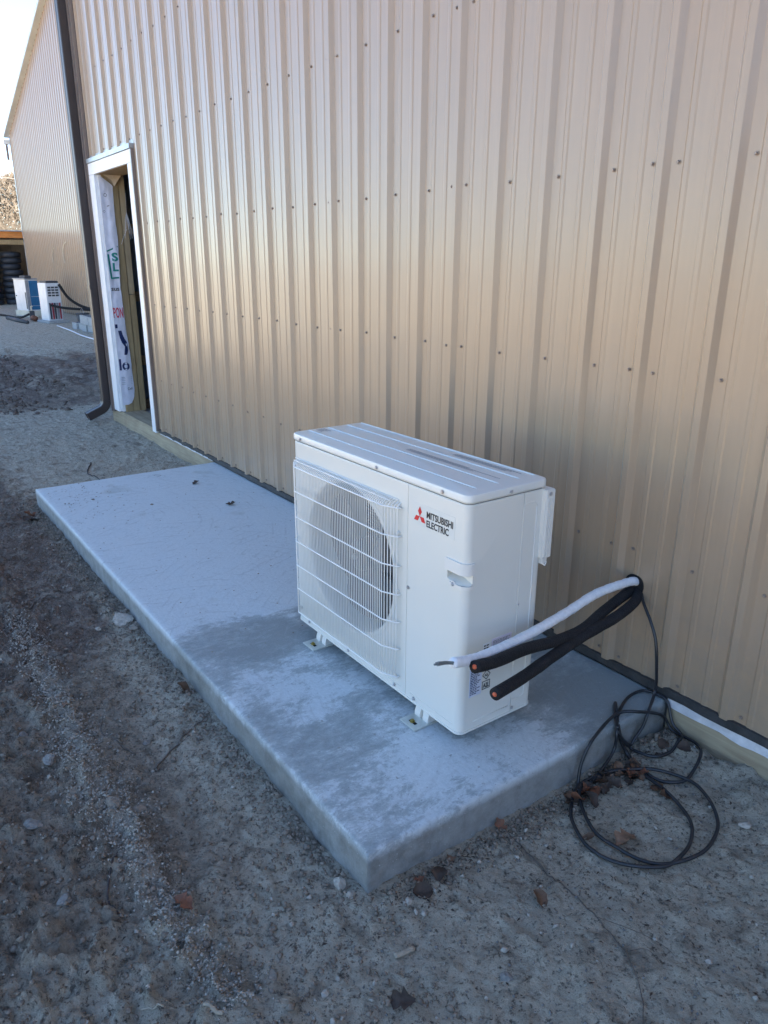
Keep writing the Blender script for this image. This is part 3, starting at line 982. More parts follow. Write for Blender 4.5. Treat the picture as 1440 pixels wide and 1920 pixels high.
hw = mk('house_wrap', V, F, 'wrap', bld, True, rel=BR)
hw['label'] = 'torn white house wrap with printed lettering'
def wrap_print(name, vs, fs, mat):
    out = [(wrap_x(y, z) + 0.0015 + e, y, z) for y, z, e in vs]
    mk(name, out, fs, mat, hw, rel=BR)
def wtext(body, y0, y1, z0, z1, mat, bold=0.02):
    v, f = text_geo(body, y0, y1, z0, z1, bold)
    wrap_print('lettering', v, f, mat)
def wpoly(name, pts, mat):
    v = [(y, z, 0.0004) for y, z in pts]
    wrap_print(name, v, [tuple(range(len(v)))], mat)
wtext('S', 0.040, 0.093, 1.385, 1.460, 'ink_green', 0.04)
wtext('L', 0.040, 0.088, 1.300, 1.372, 'ink_green', 0.04)
def wbar(a, b, w, mat, name='printed_outline'):
    (y0, z0), (y1, z1) = a, b
    d = math.hypot(y1 - y0, z1 - z0); ny_, nz_ = -(z1 - z0) / d * w / 2, (y1 - y0) / d * w / 2
    wpoly(name, [(y0 + ny_, z0 + nz_), (y1 + ny_, z1 + nz_), (y1 - ny_, z1 - nz_), (y0 - ny_, z0 - nz_)], mat)
wbar((0.003, 1.470), (0.100, 1.512), 0.012, 'ink_green')
wbar((0.012, 1.445), (0.018, 1.240), 0.016, 'ink_green')
wbar((0.012, 1.240), (0.084, 1.246), 0.014, 'ink_green')
wtext('sus', 0.006, 0.078, 1.130, 1.158, 'ink_black', 0.02)
wtext('PON', 0.002, 0.090, 0.892, 0.985, 'ink_red', 0.02)
wpoly('printed_square', [(0.003, 0.800), (0.026, 0.801), (0.026, 0.836), (0.003, 0.835)], 'ink_navy')
wpoly('printed_letter', [(0.026, 0.779), (0.058, 0.777), (0.066, 0.738), (0.080, 0.700), (0.098, 0.672), (0.100, 0.640), (0.101, 0.600), (0.092, 0.570), (0.084, 0.556), (0.060, 0.556), (0.066, 0.590), (0.073, 0.632), (0.050, 0.668), (0.036, 0.712)], 'ink_navy')
wtext('lo', 0.006, 0.098, 0.414, 0.520, 'ink_navy', 0.03)
wtext('Call', 0.060, 0.105, 0.230, 0.252, 'ink_black', 0.0)
for z in (0.350, 0.335, 0.318, 0.300, 0.285):
    wbar((0.012, z), (0.108, z), 0.003, 'ink_grey', 'printed_line')
# small pictograms
def wring(yc, zc, r, n=14):
    v = []; f = []
    for k in range(n):
        a = 2 * math.pi * k / n
        v += [(yc + r * math.cos(a), zc + r * math.sin(a), 0.0004), (yc + r * 0.78 * math.cos(a), zc + r * 0.78 * math.sin(a), 0.0004)]
    for k in range(n):
        a = 2 * k; b = 2 * ((k + 1) % n)
        f.append((a, a + 1, b + 1, b))
    wrap_print('printed_mark', v, f, 'ink_black')
wring(0.040, 1.935, 0.014)
wring(0.018, 1.80, 0.012, 4)
wbar((0.046, 1.845), (0.066, 1.850), 0.006, 'ink_black', 'printed_mark')
# kraft paper flap and pale threads hanging in the doorway
mb = MB()
mb.add([(-5.93, 0.035, 2.098), (-5.90, 0.185, 2.098), (-5.90, 0.115, 2.005), (-5.925, 0.105, 2.055)], [(0, 3, 1), (3, 2, 1), (0, 2, 3)])
mb.obj('kraft_paper_flap', 'kraft', bld, rel=BR)
mb = MB()
for k in range(11):
    a0 = Vector((-5.93, 0.208, 1.80)); e = Vector((-5.90 + rnd.uniform(-.03, .03), 0.20 + rnd.uniform(-.025, .035), 1.60 + rnd.uniform(-.03, .06)))
    m1 = a0.lerp(e, 0.5) + Vector((rnd.uniform(0, .03), rnd.uniform(-.02, .02), 0))
    mb.tube(smooth_path([a0, m1, e], 4), 0.0011, 4)
mb.tube(smooth_path([(-5.93, 0.215, 1.96), (-5.93, 0.21, 1.86), (-5.93, 0.208, 1.80)], 4), 0.001, 4)
mb.tube(smooth_path([(-5.93, 0.20, 1.66), (-5.93, 0.165, 1.60), (-5.93, 0.135, 1.53)], 4), 0.0016, 4)
mb.obj('loose_threads', 'white_strip', bld, rel=BR)

# pipe opening: its inner dark is a black disc laid on the sheet
mb = MB()
n = 26
V = []
for k in range(n):
    a = 2 * math.pi * k / n
    rr = 1 + 0.03 * math.sin(3 * a)
    V += [(-0.186 + 0.037 * rr * math.cos(a), -0.0042, 0.345 + 0.043 * rr * math.sin(a)), (-0.186 + 0.036 * rr * math.cos(a), -0.0005, 0.345 + 0.042 * rr * math.sin(a))]
F = [(2 * k, 2 * ((k + 1) % n), 2 * ((k + 1) % n) + 1, 2 * k + 1) for k in range(n)] + [tuple(2 * k for k in range(n))]
mk('pipe_hole_dark', V, F, 'hole', bld, rel=BR)

# ------------------------------------------------------------------ downspout
ds = root('downspout', (-6.26, -0.06, GZ), 'dark brown downspout with kicked-out foot at the building corner left of the doorway', 'downspout')
DR = (-6.26, -0.06, GZ)
def rect_sweep(pts, w, d, rnd_=0.008):
    """rectangular pipe along points in the y-z plane, x width w"""
    V = []; F = []
    pts = [Vector(p) for p in pts]
    for i, p in enumerate(pts):
        t = (pts[min(i + 1, len(pts) - 1)] - pts[max(i - 1, 0)]).normalized()
        u = Vector((1, 0, 0)); n_ = t.cross(u).normalized()
        hw_, hd = w / 2, d / 2
        prof = []
        for sx, sy in ((1, 1), (-1, 1), (-1, -1), (1, -1)):
            cx_, cy_ = sx * (hw_ - rnd_), sy * (hd - rnd_)
            a0 = math.atan2(sy, sx) - math.pi / 4
            for k in range(3):
                a = a0 + k * math.pi / 4
                prof.append((cx_ + rnd_ * math.cos(a), cy_ + rnd_ * math.sin(a)))
            # flutes on long faces
            if sx == 1 and sy == 1:
                for q in (0.55, 0.2, -0.2, -0.55): prof.append((q * hw_, hd - (0.003 if abs(q) < 0.3 else 0.0)))
            if sx == -1 and sy == -1:
                for q in (-0.55, -0.2, 0.2, 0.55): prof.append((q * hw_, -hd + (0.003 if abs(q) < 0.3 else 0.0)))
        for a, b in prof: V.append(p + u * a + n_ * b)
    n = len(V) // len(pts)
    for i in range(len(pts) - 1):
        for k in range(n):
            a, b = i * n + k, i * n + (k + 1) % n
            F.append((a, b, b + n, a + n))
    return V, F
V, F = rect_sweep([(-6.26, -0.070, 1.17), (-6.26, -0.070, EAVE - 0.05)], 0.098, 0.075)
mk('upper_pipe', V, F, 'brown_trim', ds, rel=DR)
V, F = rect_sweep([(-6.26, -0.070, 0.10), (-6.26, -0.070, 1.16)], 0.092, 0.070)
mk('lower_pipe', V, F, 'brown_trim', ds, rel=DR)
V, F = rect_sweep([(-6.26, -0.070, 1.135), (-6.26, -0.070, 1.175)], 0.106, 0.083)
mk('joint_band', V, F, 'brown_trim', ds, rel=DR)
el = []
for k in range(9):
    a = k / 8 * R(72)
    el.append((-6.26, -0.070 - 0.10 * (1 - math.cos(a)), 0.10 - 0.10 * math.sin(a)))
dd = Vector(el[-1]) - Vector(el[-2]); dd.normalize()
el.append(tuple(Vector(el[-1]) + dd * 0.13))
V, F = rect_sweep(el, 0.100, 0.078)
mk('elbow', V, F, 'brown_trim', ds, rel=DR)
V2, F2 = rect_sweep([el[-2], tuple(Vector(el[-1]) - dd * 0.005)], 0.090, 0.068)
mk('elbow_lining', V2, F2, 'brown_trim2', ds, rel=DR)
gt = root('gutter', (-6.2, -0.2, EAVE - 0.1), 'dark brown gutter along the eave of the tan building', 'gutter')
gm = MB().box(-6.3, 12, -0.32, -0.26, EAVE - 0.16, EAVE - 0.03)
gm.obj('trough', 'brown_trim', gt, rel=(-6.2, -0.2, EAVE - 0.1))

# ------------------------------------------------------------------ the condenser
UW, UD, UZ0, UZ1 = 0.955, 0.307, 0.047, 0.797
unit = root('outdoor_condenser', (-0.1963, -0.7669, 0.0), 'ivory air conditioning condenser with wire fan grille standing on the concrete slab', 'air conditioner', rz=0.0069)

def rounded_prism(x0, x1, y0, y1, z0, z1, r, seg=6, be=0.004):
    V = []; F = []
    def ring(off, z):
        out = []
        for cx_, cy_, a0 in ((x1 - r, y1 - r, 0), (x0 + r, y1 - r, 90), (x0 + r, y0 + r, 180), (x1 - r, y0 + r, 270)):
            for k in range(seg + 1):
                a = R(a0 + 90 * k / seg)
                out.append((cx_ + (r - off) * math.cos(a), cy_ + (r - off) * math.sin(a), z))
        return out
    rings = [ring(be, z0), ring(0, z0 + be), ring(0, z1 - be), ring(be * 0.3, z1 - be * 0.3), ring(be, z1)]
    n = len(rings[0])
    for rg_ in rings: V += rg_
    for i in range(len(rings) - 1):
        for k in range(n):
            a, b = i * n + k, i * n + (k + 1) % n
            F.append((a, b, b + n, a + n))
    F.append(tuple(range(n - 1, -1, -1)))
    F.append(tuple(range((len(rings) - 1) * n, len(rings) * n)))
    return V, F

def boolean(o, cut, op='DIFFERENCE'):
    md = o.modifiers.new('b', 'BOOLEAN')
    md.operation = op; md.solver = 'EXACT'; md.object = cut
    dg = bpy.context.evaluated_depsgraph_get()
    me = bpy.data.meshes.new_from_object(o.evaluated_get(dg))
    o.modifiers.clear()
    old = o.data
    o.data = me
    bpy.data.meshes.remove(old)
    m2 = cut.data
    bpy.data.objects.remove(cut)
    bpy.data.meshes.remove(m2)

V, F = rounded_prism(-UW, 0, 0, UD, UZ0 + 0.003, 0.768, 0.024)
casing = mk('casing', V, F, 'unit')
FCX, FCZ, FR = -0.588, 0.424, 0.264
cut = MB()
# fan opening
cut.tube([(FCX, -0.02, FCZ), (FCX, 0.045, FCZ), (FCX, 0.27, FCZ)], FR, 64)
cutter = cut.obj('c', 'unit'); boolean(casing, cutter)
cut = MB()
cut.box(-0.2625, -0.2600, -0.01, 0.0016, UZ0, 0.79)                     # front seam
cut.box(-0.010, 0.03, 0.2120, 0.2145, UZ0 - 0.01, 0.79)                  # side seam depth trimmed below
cutter = cut.obj('c', 'unit')
for v in cutter.data.vertices:
    pass
boolean(casing, cutter)
cut = MB()
# grip pocket across the front right corner
cut.add([(-0.076, -0.01, 0.530), (0.02, -0.01, 0.530), (0.02, 0.027, 0.530), (-0.076, 0.030, 0.552),
         (-0.076, -0.01, 0.568), (0.02, -0.01, 0.568), (0.02, 0.027, 0.568), (-0.076, 0.030, 0.568)],
        [(0, 3, 2, 1), (4, 5, 6, 7), (0, 1, 5, 4), (1, 2, 6, 5), (2, 3, 7, 6), (3, 0, 4, 7)])
cutter = cut.obj('c', 'unit'); boolean(casing, cutter)
casing.parent = unit
for p in casing.data.polygons: p.use_smooth = True
casing.data.set_sharp_from_angle(angle=R(22))

# groove line under base, base pan
V, F = rounded_prism(-UW - 0.002, 0.002, -0.002, UD + 0.002, UZ0, UZ0 + 0.0085, 0.025, be=0.0015)
mk('base_pan', V, F, 'unit', unit)
# lid with pressed ribs
V, F = rounded_prism(-UW - 0.004, 0.004, -0.004, UD + 0.004, 0.7705, UZ1, 0.027, be=0.006)
lid = mk('lid', V, F, 'unit_lid', unit, True)
lid.data.set_sharp_from_angle(angle=R(40))
V, F = rounded_prism(-UW + 0.004, -0.004, 0.004, UD - 0.004, 0.765, 0.772, 0.02, be=0.0005)
mk('lid_gap_dark', V, F, 'dark_in', unit)  # dark filler stands for the shade in the seam under the lid
for y in (0.066, 0.150, 0.234, 0.298):
    mb = MB()
    a, b = -UW + 0.006, -0.045
    w = 0.0045 if y < 0.29 else 0.003
    mb.add([(a, y - w, UZ1 - 0.001), (b, y - w, UZ1 - 0.001), (b + 0.008, y, UZ1 - 0.001), (b, y + w, UZ1 - 0.001), (a, y + w, UZ1 - 0.001),
            (a + 0.004, y - w * 0.4, UZ1 + 0.0022), (b - 0.004, y - w * 0.4, UZ1 + 0.0022), (b, y, UZ1 + 0.0018), (b - 0.004, y + w * 0.4, UZ1 + 0.0022), (a + 0.004, y + w * 0.4, UZ1 + 0.0022)],
           [(0, 1, 6, 5), (1, 2, 7, 6), (2, 3, 8, 7), (3, 4, 9, 8), (4, 0, 5, 9), (5, 6, 7, 8, 9)])
    mb.obj('pressed_rib', 'unit_lid', unit)
# fan bay: bell mouth, fan, fins, dark back
mb = MB()
prof = [(FR + 0.016, -0.0010), (FR + 0.010, -0.004), (FR + 0.001, -0.003), (FR - 0.003, 0.006), (FR - 0.005, 0.020), (FR - 0.005, 0.045), (FR - 0.003, 0.055)]
n = 72; V = []; F = []
for r_i, y_i in prof:
    for k in range(n):
        a = 2 * math.pi * k / n
        V.append((FCX + r_i * math.cos(a), y_i, FCZ + r_i * math.sin(a)))
for i in range(len(prof) - 1):
    for k in range(n):
        a, b = i * n + k, i * n + (k + 1) % n
        F.append((a, b, b + n, a + n))
mk('bell_mouth', V, F, 'unit', unit, True)
mb = MB().box(FCX - 0.27, FCX + 0.27, 0.255, 0.262, FCZ - 0.27, FCZ + 0.27)
mb.obj('coil_back', 'dark_in', unit)
mb = MB()
for k in range(46):
    z = FCZ - 0.25 + k * 0.0111
    mb.box(FCX - 0.25, FCX + 0.25, 0.246, 0.2545, z, z + 0.003)
mb.obj('coil_fins', 'fins', unit)
fan = MB()
fan.tube([(FCX, 0.030, FCZ), (FCX, 0.036, FCZ), (FCX, 0.045, FCZ), (FCX, 0.11, FCZ)], 0.055, 32, rfun=lambda t, i: (0.040, 0.051, 0.056, 0.058)[i])
fan_o = fan.obj('fan_hub', 'fan', unit, True)
fan_o.data.set_sharp_from_angle(angle=R(35))
for b_ in range(3):
    V = []; F = []
    nr, na = 10, 12
    for i in range(nr + 1):
        t = i / nr
        r_i = 0.052 + (0.236 - 0.052) * t
        sweep = R(34) + R(30) * math.sin(t * 1.5)
        lead = R(b_ * 120 + 20) + R(26) * t * t
        for j in range(na + 1):
            s = j / na
            a = lead + (s - 0.35) * 2 * sweep * 0.85
            yy = 0.050 + 0.062 * (s) - 0.014 * math.sin(math.pi * s) + 0.01 * t
            V.append((FCX + r_i * math.cos(a), yy, FCZ + r_i * math.sin(a)))
    for i in range(nr):
        for j in range(na):
            a = i * (na + 1) + j
            F.append((a, a + 1, a + na + 2, a + na + 1))
    mk('fan_blade', V, F, 'fan', unit, True)
mb = MB().disc_cyl((FCX, 0.030, FCZ), (0, -1, 0), 0.011, 0.010, 6)
mb.obj('fan_nut', 'steel', unit)

# wire grille
gr = MB()
GX0, GX1, GZ0, GZ1 = -0.934, -0.291, 0.108, 0.690
gtop = MB()
for x, z in ((GX0 + 0.01, GZ1 + 0.006), (GX1 - 0.01, GZ1 + 0.002), (GX0 + 0.01, GZ0 - 0.004), (GX1 - 0.012, GZ0 - 0.006), (GX1 - 0.012, 0.603), (GX1 - 0.012, 0.41)):
    gtop.disc_cyl((x, 0.001, z), (0, -1, 0), 0.0055, 0.010, 12)
grille = gtop.obj('fan_grille', 'plastic', unit)
def grille_y(x):
    # bulges forward, bends back to the panel at both ends
    k0, k1 = GX0 + 0.045, GX1 - 0.052
    if x > k1: return -0.034 + 0.022 * (x - k1) / (GX1 - k1)
    if x < k0: return -0.034 + 0.022 * (k0 - x) / (k0 - GX0)
    return -0.034
HZ = [0.686, 0.594, 0.497, 0.401, 0.305, 0.210, 0.110]
hz = MB()
hz.tube([(GX0, -0.002, 0), (GX0 + 0.002, -0.010, 0), (GX0 + 0.045, -0.0362, 0), (GX1 - 0.052, -0.0362, 0), (GX1 - 0.002, -0.0142, 0), (GX1 + 0.002, -0.002, 0)], 0.0024, 8)
hme = None
for z in HZ:
    if hme is None:
        o = hz.obj('horizontal_wire', 'wire', grille, True); hme = o.data
    else:
        o = bpy.data.objects.new('horizontal_wire', hme); link(o, grille)
    o.location = (0, 0, z)
vw = MB()
vw.tube(smooth_path([(0, 0.000, 0.107), (0, 0.000, 0.60), (0, 0.000, 0.683), (0, 0.006, 0.695), (0, 0.018, 0.7035), (0, 0.031, 0.7065)], 3), 0.00155, 6)
vme = None
NW = 63
for k in range(NW):
    x = GX0 + 0.005 + (GX1 - GX0 - 0.010) * k / (NW - 1)
    if vme is None:
        o = vw.obj('vertical_wire', 'wire', grille, True); vme = o.data
    else:
        o = bpy.data.objects.new('vertical_wire', vme); link(o, grille)
    o.location = (x, grille_y(x), 0)
mb = MB()
mb.tube([(GX0 + 0.002, -0.003, 0.7065), (GX1 - 0.015, -0.003, 0.7065)], 0.0022, 8)
mb.tube([(GX0 + 0.02, -0.020, 0.7035), (GX1 - 0.035, -0.020, 0.7035)], 0.0020, 8)
mb.obj('top_wire', 'wire', grille, True)

# handle on the front right corner (raised brow above the pocket, lip below)
def corner_band(z0, z1, off, xa, yb, seg=8, r=0.024):
    pts = [(xa, -off)]
    for k in range(seg + 1):
        a = R(270 + 90 * k / seg)
        pts.append((-r + (r + off) * math.cos(a), r + (r + off) * math.sin(a)))
    pts.append((off, yb))
    return pts
hb = MB()
def band(mb, prof, za, zb, inset=0.006):
    n = len(prof)
    V = []
    for z, s in ((za, 0), (zb, 0)):
        for x, y in prof: V.append((x, y, z))
    cx_, cy_ = -0.04, 0.03
    inner = [((x - cx_) * 0.8 + cx_ * 1.0, (y - cy_) * 0.8 + cy_) for x, y in prof]
    for z in (za, zb):
        for x, y in inner: V.append((x, y, z))
    F = []
    for i in range(n - 1):
        F.append((i, i + 1, n + i + 1, n + i))
        F.append((n + i, n + i + 1, 3 * n + i + 1, 3 * n + i))
        F.append((i + 1, i, 2 * n + i, 2 * n + i + 1))
    F.append((0, n, 3 * n, 2 * n)); F.append((2 * n - 1, n - 1, 3 * n - 1, 4 * n - 1))
    mb.add(V, F)
band(hb, corner_band(0, 0, 0.0062, -0.082, 0.030), 0.563, 0.598)
band(hb, corner_band(0, 0, 0.0045, -0.064, 0.026), 0.520, 0.530)
hb.disc_cyl((-0.047, 0.001, 0.526), (0, -1, 0), 0.010, 0.004, 14)
hd = hb.obj('carry_handle', 'plastic', unit)
# pressed outline on the side rear panel
def bead(pts, r, name='pressed_bead', mat='unit', n=6):
    m_ = MB().tube(pts, r, n); return m_.obj(name, mat, unit, True)
def rrect(y0, y1, z0, z1, r, x, seg=5):
    out = []
    for cy_, cz_, a0 in ((y1 - r, z1 - r, 0), (y0 + r, z1 - r, 90), (y0 + r, z0 + r, 180), (y1 - r, z0 + r, 270)):
        for k in range(seg + 1):
            a = R(a0 + 90 * k / seg)
            out.append((x, cy_ + r * math.cos(a), cz_ + r * math.sin(a)))
    out.append(out[0])
    return out
bead(rrect(0.214, 0.268, 0.092, 0.735, 0.014, 0.0), 0.0016)
bead([(0.0, 0.055, 0.078), (0.0, 0.2, 0.078)], 0.0018)
bead([(-0.235, 0.0, 0.0755), (-0.03, 0.0, 0.0755)], 0.0014)
bead([(-0.94, 0.0, 0.0755), (-0.285, 0.0, 0.0755)], 0.0014)
# rear valve cover, ribbed
vc = MB().bbox(-0.030, 0.016, 0.288, 0.326, 0.553, 0.766, b=0.003)
for k in range(4):
    y = 0.2935 + k * 0.0078
    vc.box(0.0155, 0.0185, y, y + 0.0035, 0.560, 0.742)
vco = vc.obj('ribbed_valve_cover', 'plastic', unit)
mb = MB().bbox(-0.012, 0.008, 0.298, 0.320, 0.532, 0.5545, b=0.002)
mb.tube([(0.006, 0.300, 0.536), (0.010, 0.309, 0.528), (0.006, 0.318, 0.536)], 0.003, 6)
mb.obj('cover_hook', 'plastic', vco)
mb = MB()
mb.bbox(-UW - 0.012, -UW + 0.001, 0.03, 0.07, 0.60, 0.625, b=0.002); mb.bbox(-UW - 0.012, -UW + 0.001, 0.03, 0.07, 0.52, 0.54, b=0.002)
mb.obj('side_bracket', 'plastic', unit)
# screws of the unit
us = MB()
us.disc_cyl((0, 0, 0), (0, -1, 0), 0.0062, 0.0012, 16)
us.tube([(0, -0.001, 0), (0, -0.0035, 0), (0, -0.0045, 0)], 0.0042, 6, rfun=lambda t, i: (0.0044, 0.0044, 0.003)[i])
ume = bpy.data.meshes.new('screw'); ume.from_pydata(us.v, [], us.f); ume.materials.append(MAT['steel'])
for x, z in ((-0.891, 0.782), (-0.418, 0.783), (-0.102, 0.784), (-0.254, 0.439), (-0.869, 0.0655), (-0.596, 0.0655), (-0.319, 0.0655), (-0.216, 0.0655)):
    o = bpy.data.objects.new('screw', ume); o.location = (x, -0.0048 if z > 0.77 else -0.0008, z); o.rotation_euler = (0, rnd.random(), 0); link(o, unit)
o = bpy.data.objects.new('screw', ume); o.location = (-0.047, -0.0035, 0.526); link(o, unit)
for y, z, x in ((0.154, 0.784, 0.0048), (0.213, 0.422, 0.0008), (0.218, 0.0655, 0.0008), (0.304, 0.754, 0.0165)):
    o = bpy.data.objects.new('screw', ume); o.location = (x, y, z); o.rotation_euler = (rnd.random(), 0, R(90)); link(o, unit)
# badge
def ftext(body, x0, x1, z0, z1, mat, name='lettering', bold=0.0, parent=unit, plane='front', sh=0.0):
    v, f = text_geo(body, x0, x1, z0, z1, bold)
    if plane == 'front': v = [(a, -0.0012 - e * 0.5, b) for a, b, e in v]
    elif plane == 'side': v = [(0.0012 + e * 0.5, a, b) for a, b, e in v]
    return mk(name, v, f, mat, parent)
st = MB().box(-0.240, -0.050, -0.0006, 0.0, 0.655, 0.722).obj('badge', 'unit_lid', unit)
cxl, czl, sl = -0.204, 0.6835, 0.0178
for k, ang in enumerate((90, 210, 330)):
    a = R(ang)
    ux_, uz_ = math.cos(a), math.sin(a)
    px_, pz_ = -uz_, ux_
    hl = sl * math.sqrt(3) / 2; hwid = sl / 2
    pts = [(cxl, czl), (cxl + ux_ * hl + px_ * hwid, czl + uz_ * hl + pz_ * hwid), (cxl + ux_ * 2 * hl, czl + uz_ * 2 * hl), (cxl + ux_ * hl - px_ * hwid, czl + uz_ * hl - pz_ * hwid)]
    mk('logo_diamond', [(x, -0.0012, z) for x, z in pts], [(0, 3, 2, 1)], 'logo_red', st)
ftext('MITSUBISHI', -0.1725, -0.0570, 0.6865, 0.7075, 'ink_black', bold=0.022, parent=st)
ftext('ELECTRIC', -0.1725, -0.0745, 0.6600, 0.6810, 'ink_black', bold=0.022, parent=st)
# stickers on the side
def lines(mb, y0, y1, z0, z1, rows_, seed, plane='side', h=0.5):
    rr = random.Random(seed)
    dz = (z1 - z0) / rows_
    for i in range(rows_):
        z = z1 - (i + 0.75) * dz
        y = y0
        e = y0 + (y1 - y0) * rr.uniform(0.6, 1.0)
        while y < e:
            w = rr.uniform(0.004, 0.012)
            w = min(w, e - y)
            if plane == 'side': mb.add([(0.0014, y, z), (0.0014, y + w, z), (0.0014, y + w, z + dz * h), (0.0014, y, z + dz * h)], [(0, 1, 2, 3)])
            elif plane == 'top': mb.add([(y, z, UZ1 + 0.0006), (y + w, z, UZ1 + 0.0006), (y + w, z + dz * h, UZ1 + 0.0006), (y, z + dz * h, UZ1 + 0.0006)], [(0, 1, 2, 3)])
            y += w + 0.0022
    return mb
s1 = MB().box(0.0, 0.0007, 0.116, 0.197, 0.292, 0.336).obj('notice_sticker', 'sticker_l', unit)
lines(MB(), 0.120, 0.192, 0.298, 0.330, 7, 2).obj('printed_text', 'ink_grey', s1)
s2 = MB().box(0.0, 0.0007, 0.034, 0.082, 0.166, 0.262).obj('rating_plate', 'sticker_b', unit)
lines(MB(), 0.037, 0.078, 0.172, 0.258, 15, 5).obj('printed_text', 'ink_navy', s2)
s3 = MB().box(0.0, 0.0007, 0.034, 0.074, 0.270, 0.312).obj('warning_plate', 'ink_grey', unit)
lines(MB(), 0.037, 0.070, 0.274, 0.309, 6, 9).obj('printed_text', 'ink_black', s3)
s4 = MB().box(0.0, 0.0007, 0.082, 0.112, 0.275, 0.330).obj('printed_plate', 'sticker', unit)
lines(MB(), 0.084, 0.110, 0.278, 0.327, 6, 11).obj('printed_text', 'ink_black', s4)
def sframe(y0, y1, z0, z1, w, name, diamond=False):
    if diamond:
        cy_, cz_, r = (y0 + y1) / 2, (z0 + z1) / 2, (y1 - y0) / 2
        o_ = [(cy_ + r, cz_), (cy_, cz_ + r), (cy_ - r, cz_), (cy_, cz_ - r)]
        i_ = [(cy_ + r - w, cz_), (cy_, cz_ + r - w), (cy_ - r + w, cz_), (cy_, cz_ - r + w)]
    else:
        o_ = [(y1, z0), (y1, z1), (y0, z1), (y0, z0)]
        i_ = [(y1 - w, z0 + w), (y1 - w, z1 - w), (y0 + w, z1 - w), (y0 + w, z0 + w)]
    V = [(0.0012, a, b) for a, b in o_ + i_]
    return mk(name, V, [(k, (k + 1) % 4, 4 + (k + 1) % 4, 4 + k) for k in range(4)], 'ink_black', unit)
dm = sframe(0.084, 0.118, 0.207, 0.241, 0.003, 'printed_diamond', True)
bx_ = sframe(0.085, 0.117, 0.176, 0.204, 0.0022, 'printed_frame')
ftext('A2L', 0.089, 0.113, 0.181, 0.197, 'ink_black', bold=0.02, plane='side', parent=bx_)
ftext('A2L', 0.0935, 0.1085, 0.219, 0.227, 'ink_black', bold=0.02, plane='side', parent=dm)
# moulded-in text rows on the lid
lines(MB(), -0.505, -0.060, 0.174, 0.196, 3, 21, 'top', 0.55).obj('lid_print', 'ink_grey', lid)
lines(MB(), -0.365, -0.070, 0.256, 0.278, 3, 22, 'top', 0.55).obj('lid_print', 'ink_grey', lid)
lines(MB(), -0.940, -0.885, 0.088, 0.128, 4, 23, 'top', 0.55).obj('lid_print', 'ink_grey', lid)
# feet
for fx in (-0.185, -0.800):
    for sgn, y_e, y_b in ((-1, -0.044, 0.0), (1, UD + 0.044, UD)):
        ft = MB()
        ya, yb = (y_e + 0.040, y_b + 0.045) if sgn < 0 else (y_b - 0.045, y_e - 0.040)
        yf, yk = (y_b + 0.016, y_b + 0.055) if sgn < 0 else (y_b - 0.016, y_b - 0.055)
        yt = yf + (-0.009 if sgn < 0 else 0.009)
        for xa_, xb_ in ((fx - 0.033, fx - 0.007), (fx + 0.007, fx + 0.033)):
            ft.add([(xa_, yt, 0.005), (xb_, yt, 0.005), (xb_, yk, 0.005), (xa_, yk, 0.005), (xa_, yt, 0.016), (xb_, yt, 0.016), (xb_, yf, 0.047), (xa_, yf, 0.047), (xb_, yk, 0.047), (xa_, yk, 0.047)],
                   [(0, 1, 5, 4), (4, 5, 6, 7), (7, 6, 8, 9), (1, 2, 8, 6, 5), (0, 4, 7, 9, 3), (2, 3, 9, 8)] if sgn < 0 else [(1, 0, 4, 5), (5, 4, 7, 6), (6, 7, 9, 8), (2, 1, 5, 6, 8), (4, 0, 3, 9, 7), (3, 2, 8, 9)])
        ft.box(fx - 0.0068, fx + 0.0068, min(yf, yk) + 0.003, max(yf, yk) - 0.002, 0.0052, 0.0465)
        fo = ft.obj('foot', 'plastic', unit)
        pl = MB()
        y0_, y1_ = (y_e - 0.006, y_b + 0.10) if sgn < 0 else (y_b - 0.10, y_e + 0.006)
        pl.bbox(fx - 0.040, fx + 0.040, y0_, y1_, 0.0005, 0.005, b=0.0012)
        plo = pl.obj('mounting_plate', 'plate', fo)
        ys_ = y_e + 0.018 if sgn < 0 else y_e - 0.018
        sl_ = MB()
        sl_.box(fx - 0.016, fx + 0.016, ys_ - 0.0055, ys_ + 0.0055, 0.0051, 0.0056)
        sl_.obj('slot_dark', 'hole', fo)  # dark patch on the plate stands for the shade in its opening
        bt = MB()
        bt.disc_cyl((fx - 0.003, ys_, 0.0058), (0, 0, 1), 0.0085, 0.0022, 16)
        bt.disc_cyl((fx - 0.003, ys_, 0.0080), (0, 0, 1), 0.0060, 0.005, 6)
        bt.obj('bolt', 'zinc_yellow', fo)

# ------------------------------------------------------------------ pipes
WP = [(-0.184, 0.03, 0.346), (-0.181, -0.016, 0.367), (-0.178, -0.099, 0.375), (-0.173, -0.227, 0.376), (-0.152, -0.388, 0.364), (-0.128, -0.552, 0.36), (-0.103, -0.706, 0.367), (-0.08, -0.827, 0.383), (-0.062, -0.921, 0.411)]
B1 = [(-0.200, 0.02, 0.325), (-0.178, -0.077, 0.325), (-0.146, -0.213, 0.321), (-0.112, -0.355, 0.313), (-0.097, -0.491, 0.325), (-0.085, -0.628, 0.347), (-0.06, -0.767, 0.366), (-0.043, -0.86, 0.388)]
B2 = [(-0.180, 0.02, 0.325), (-0.138, -0.064, 0.317), (-0.112, -0.201, 0.308), (-0.099, -0.344, 0.304), (-0.076, -0.511, 0.295), (-0.048, -0.671, 0.289), (-0.024, -0.8, 0.294)]
def lump(seed, r, amp):
    return lambda t, i: r * (1 + amp * noise.noise(Vector((t * 14, seed, 0))) + amp * 0.5 * noise.noise(Vector((t * 45, seed, 3))))
wl = root('taped_line', WP[-1], 'white tape-wrapped line arching from the wall hole past the condenser corner', 'pipe')
path = smooth_path(WP, 14)
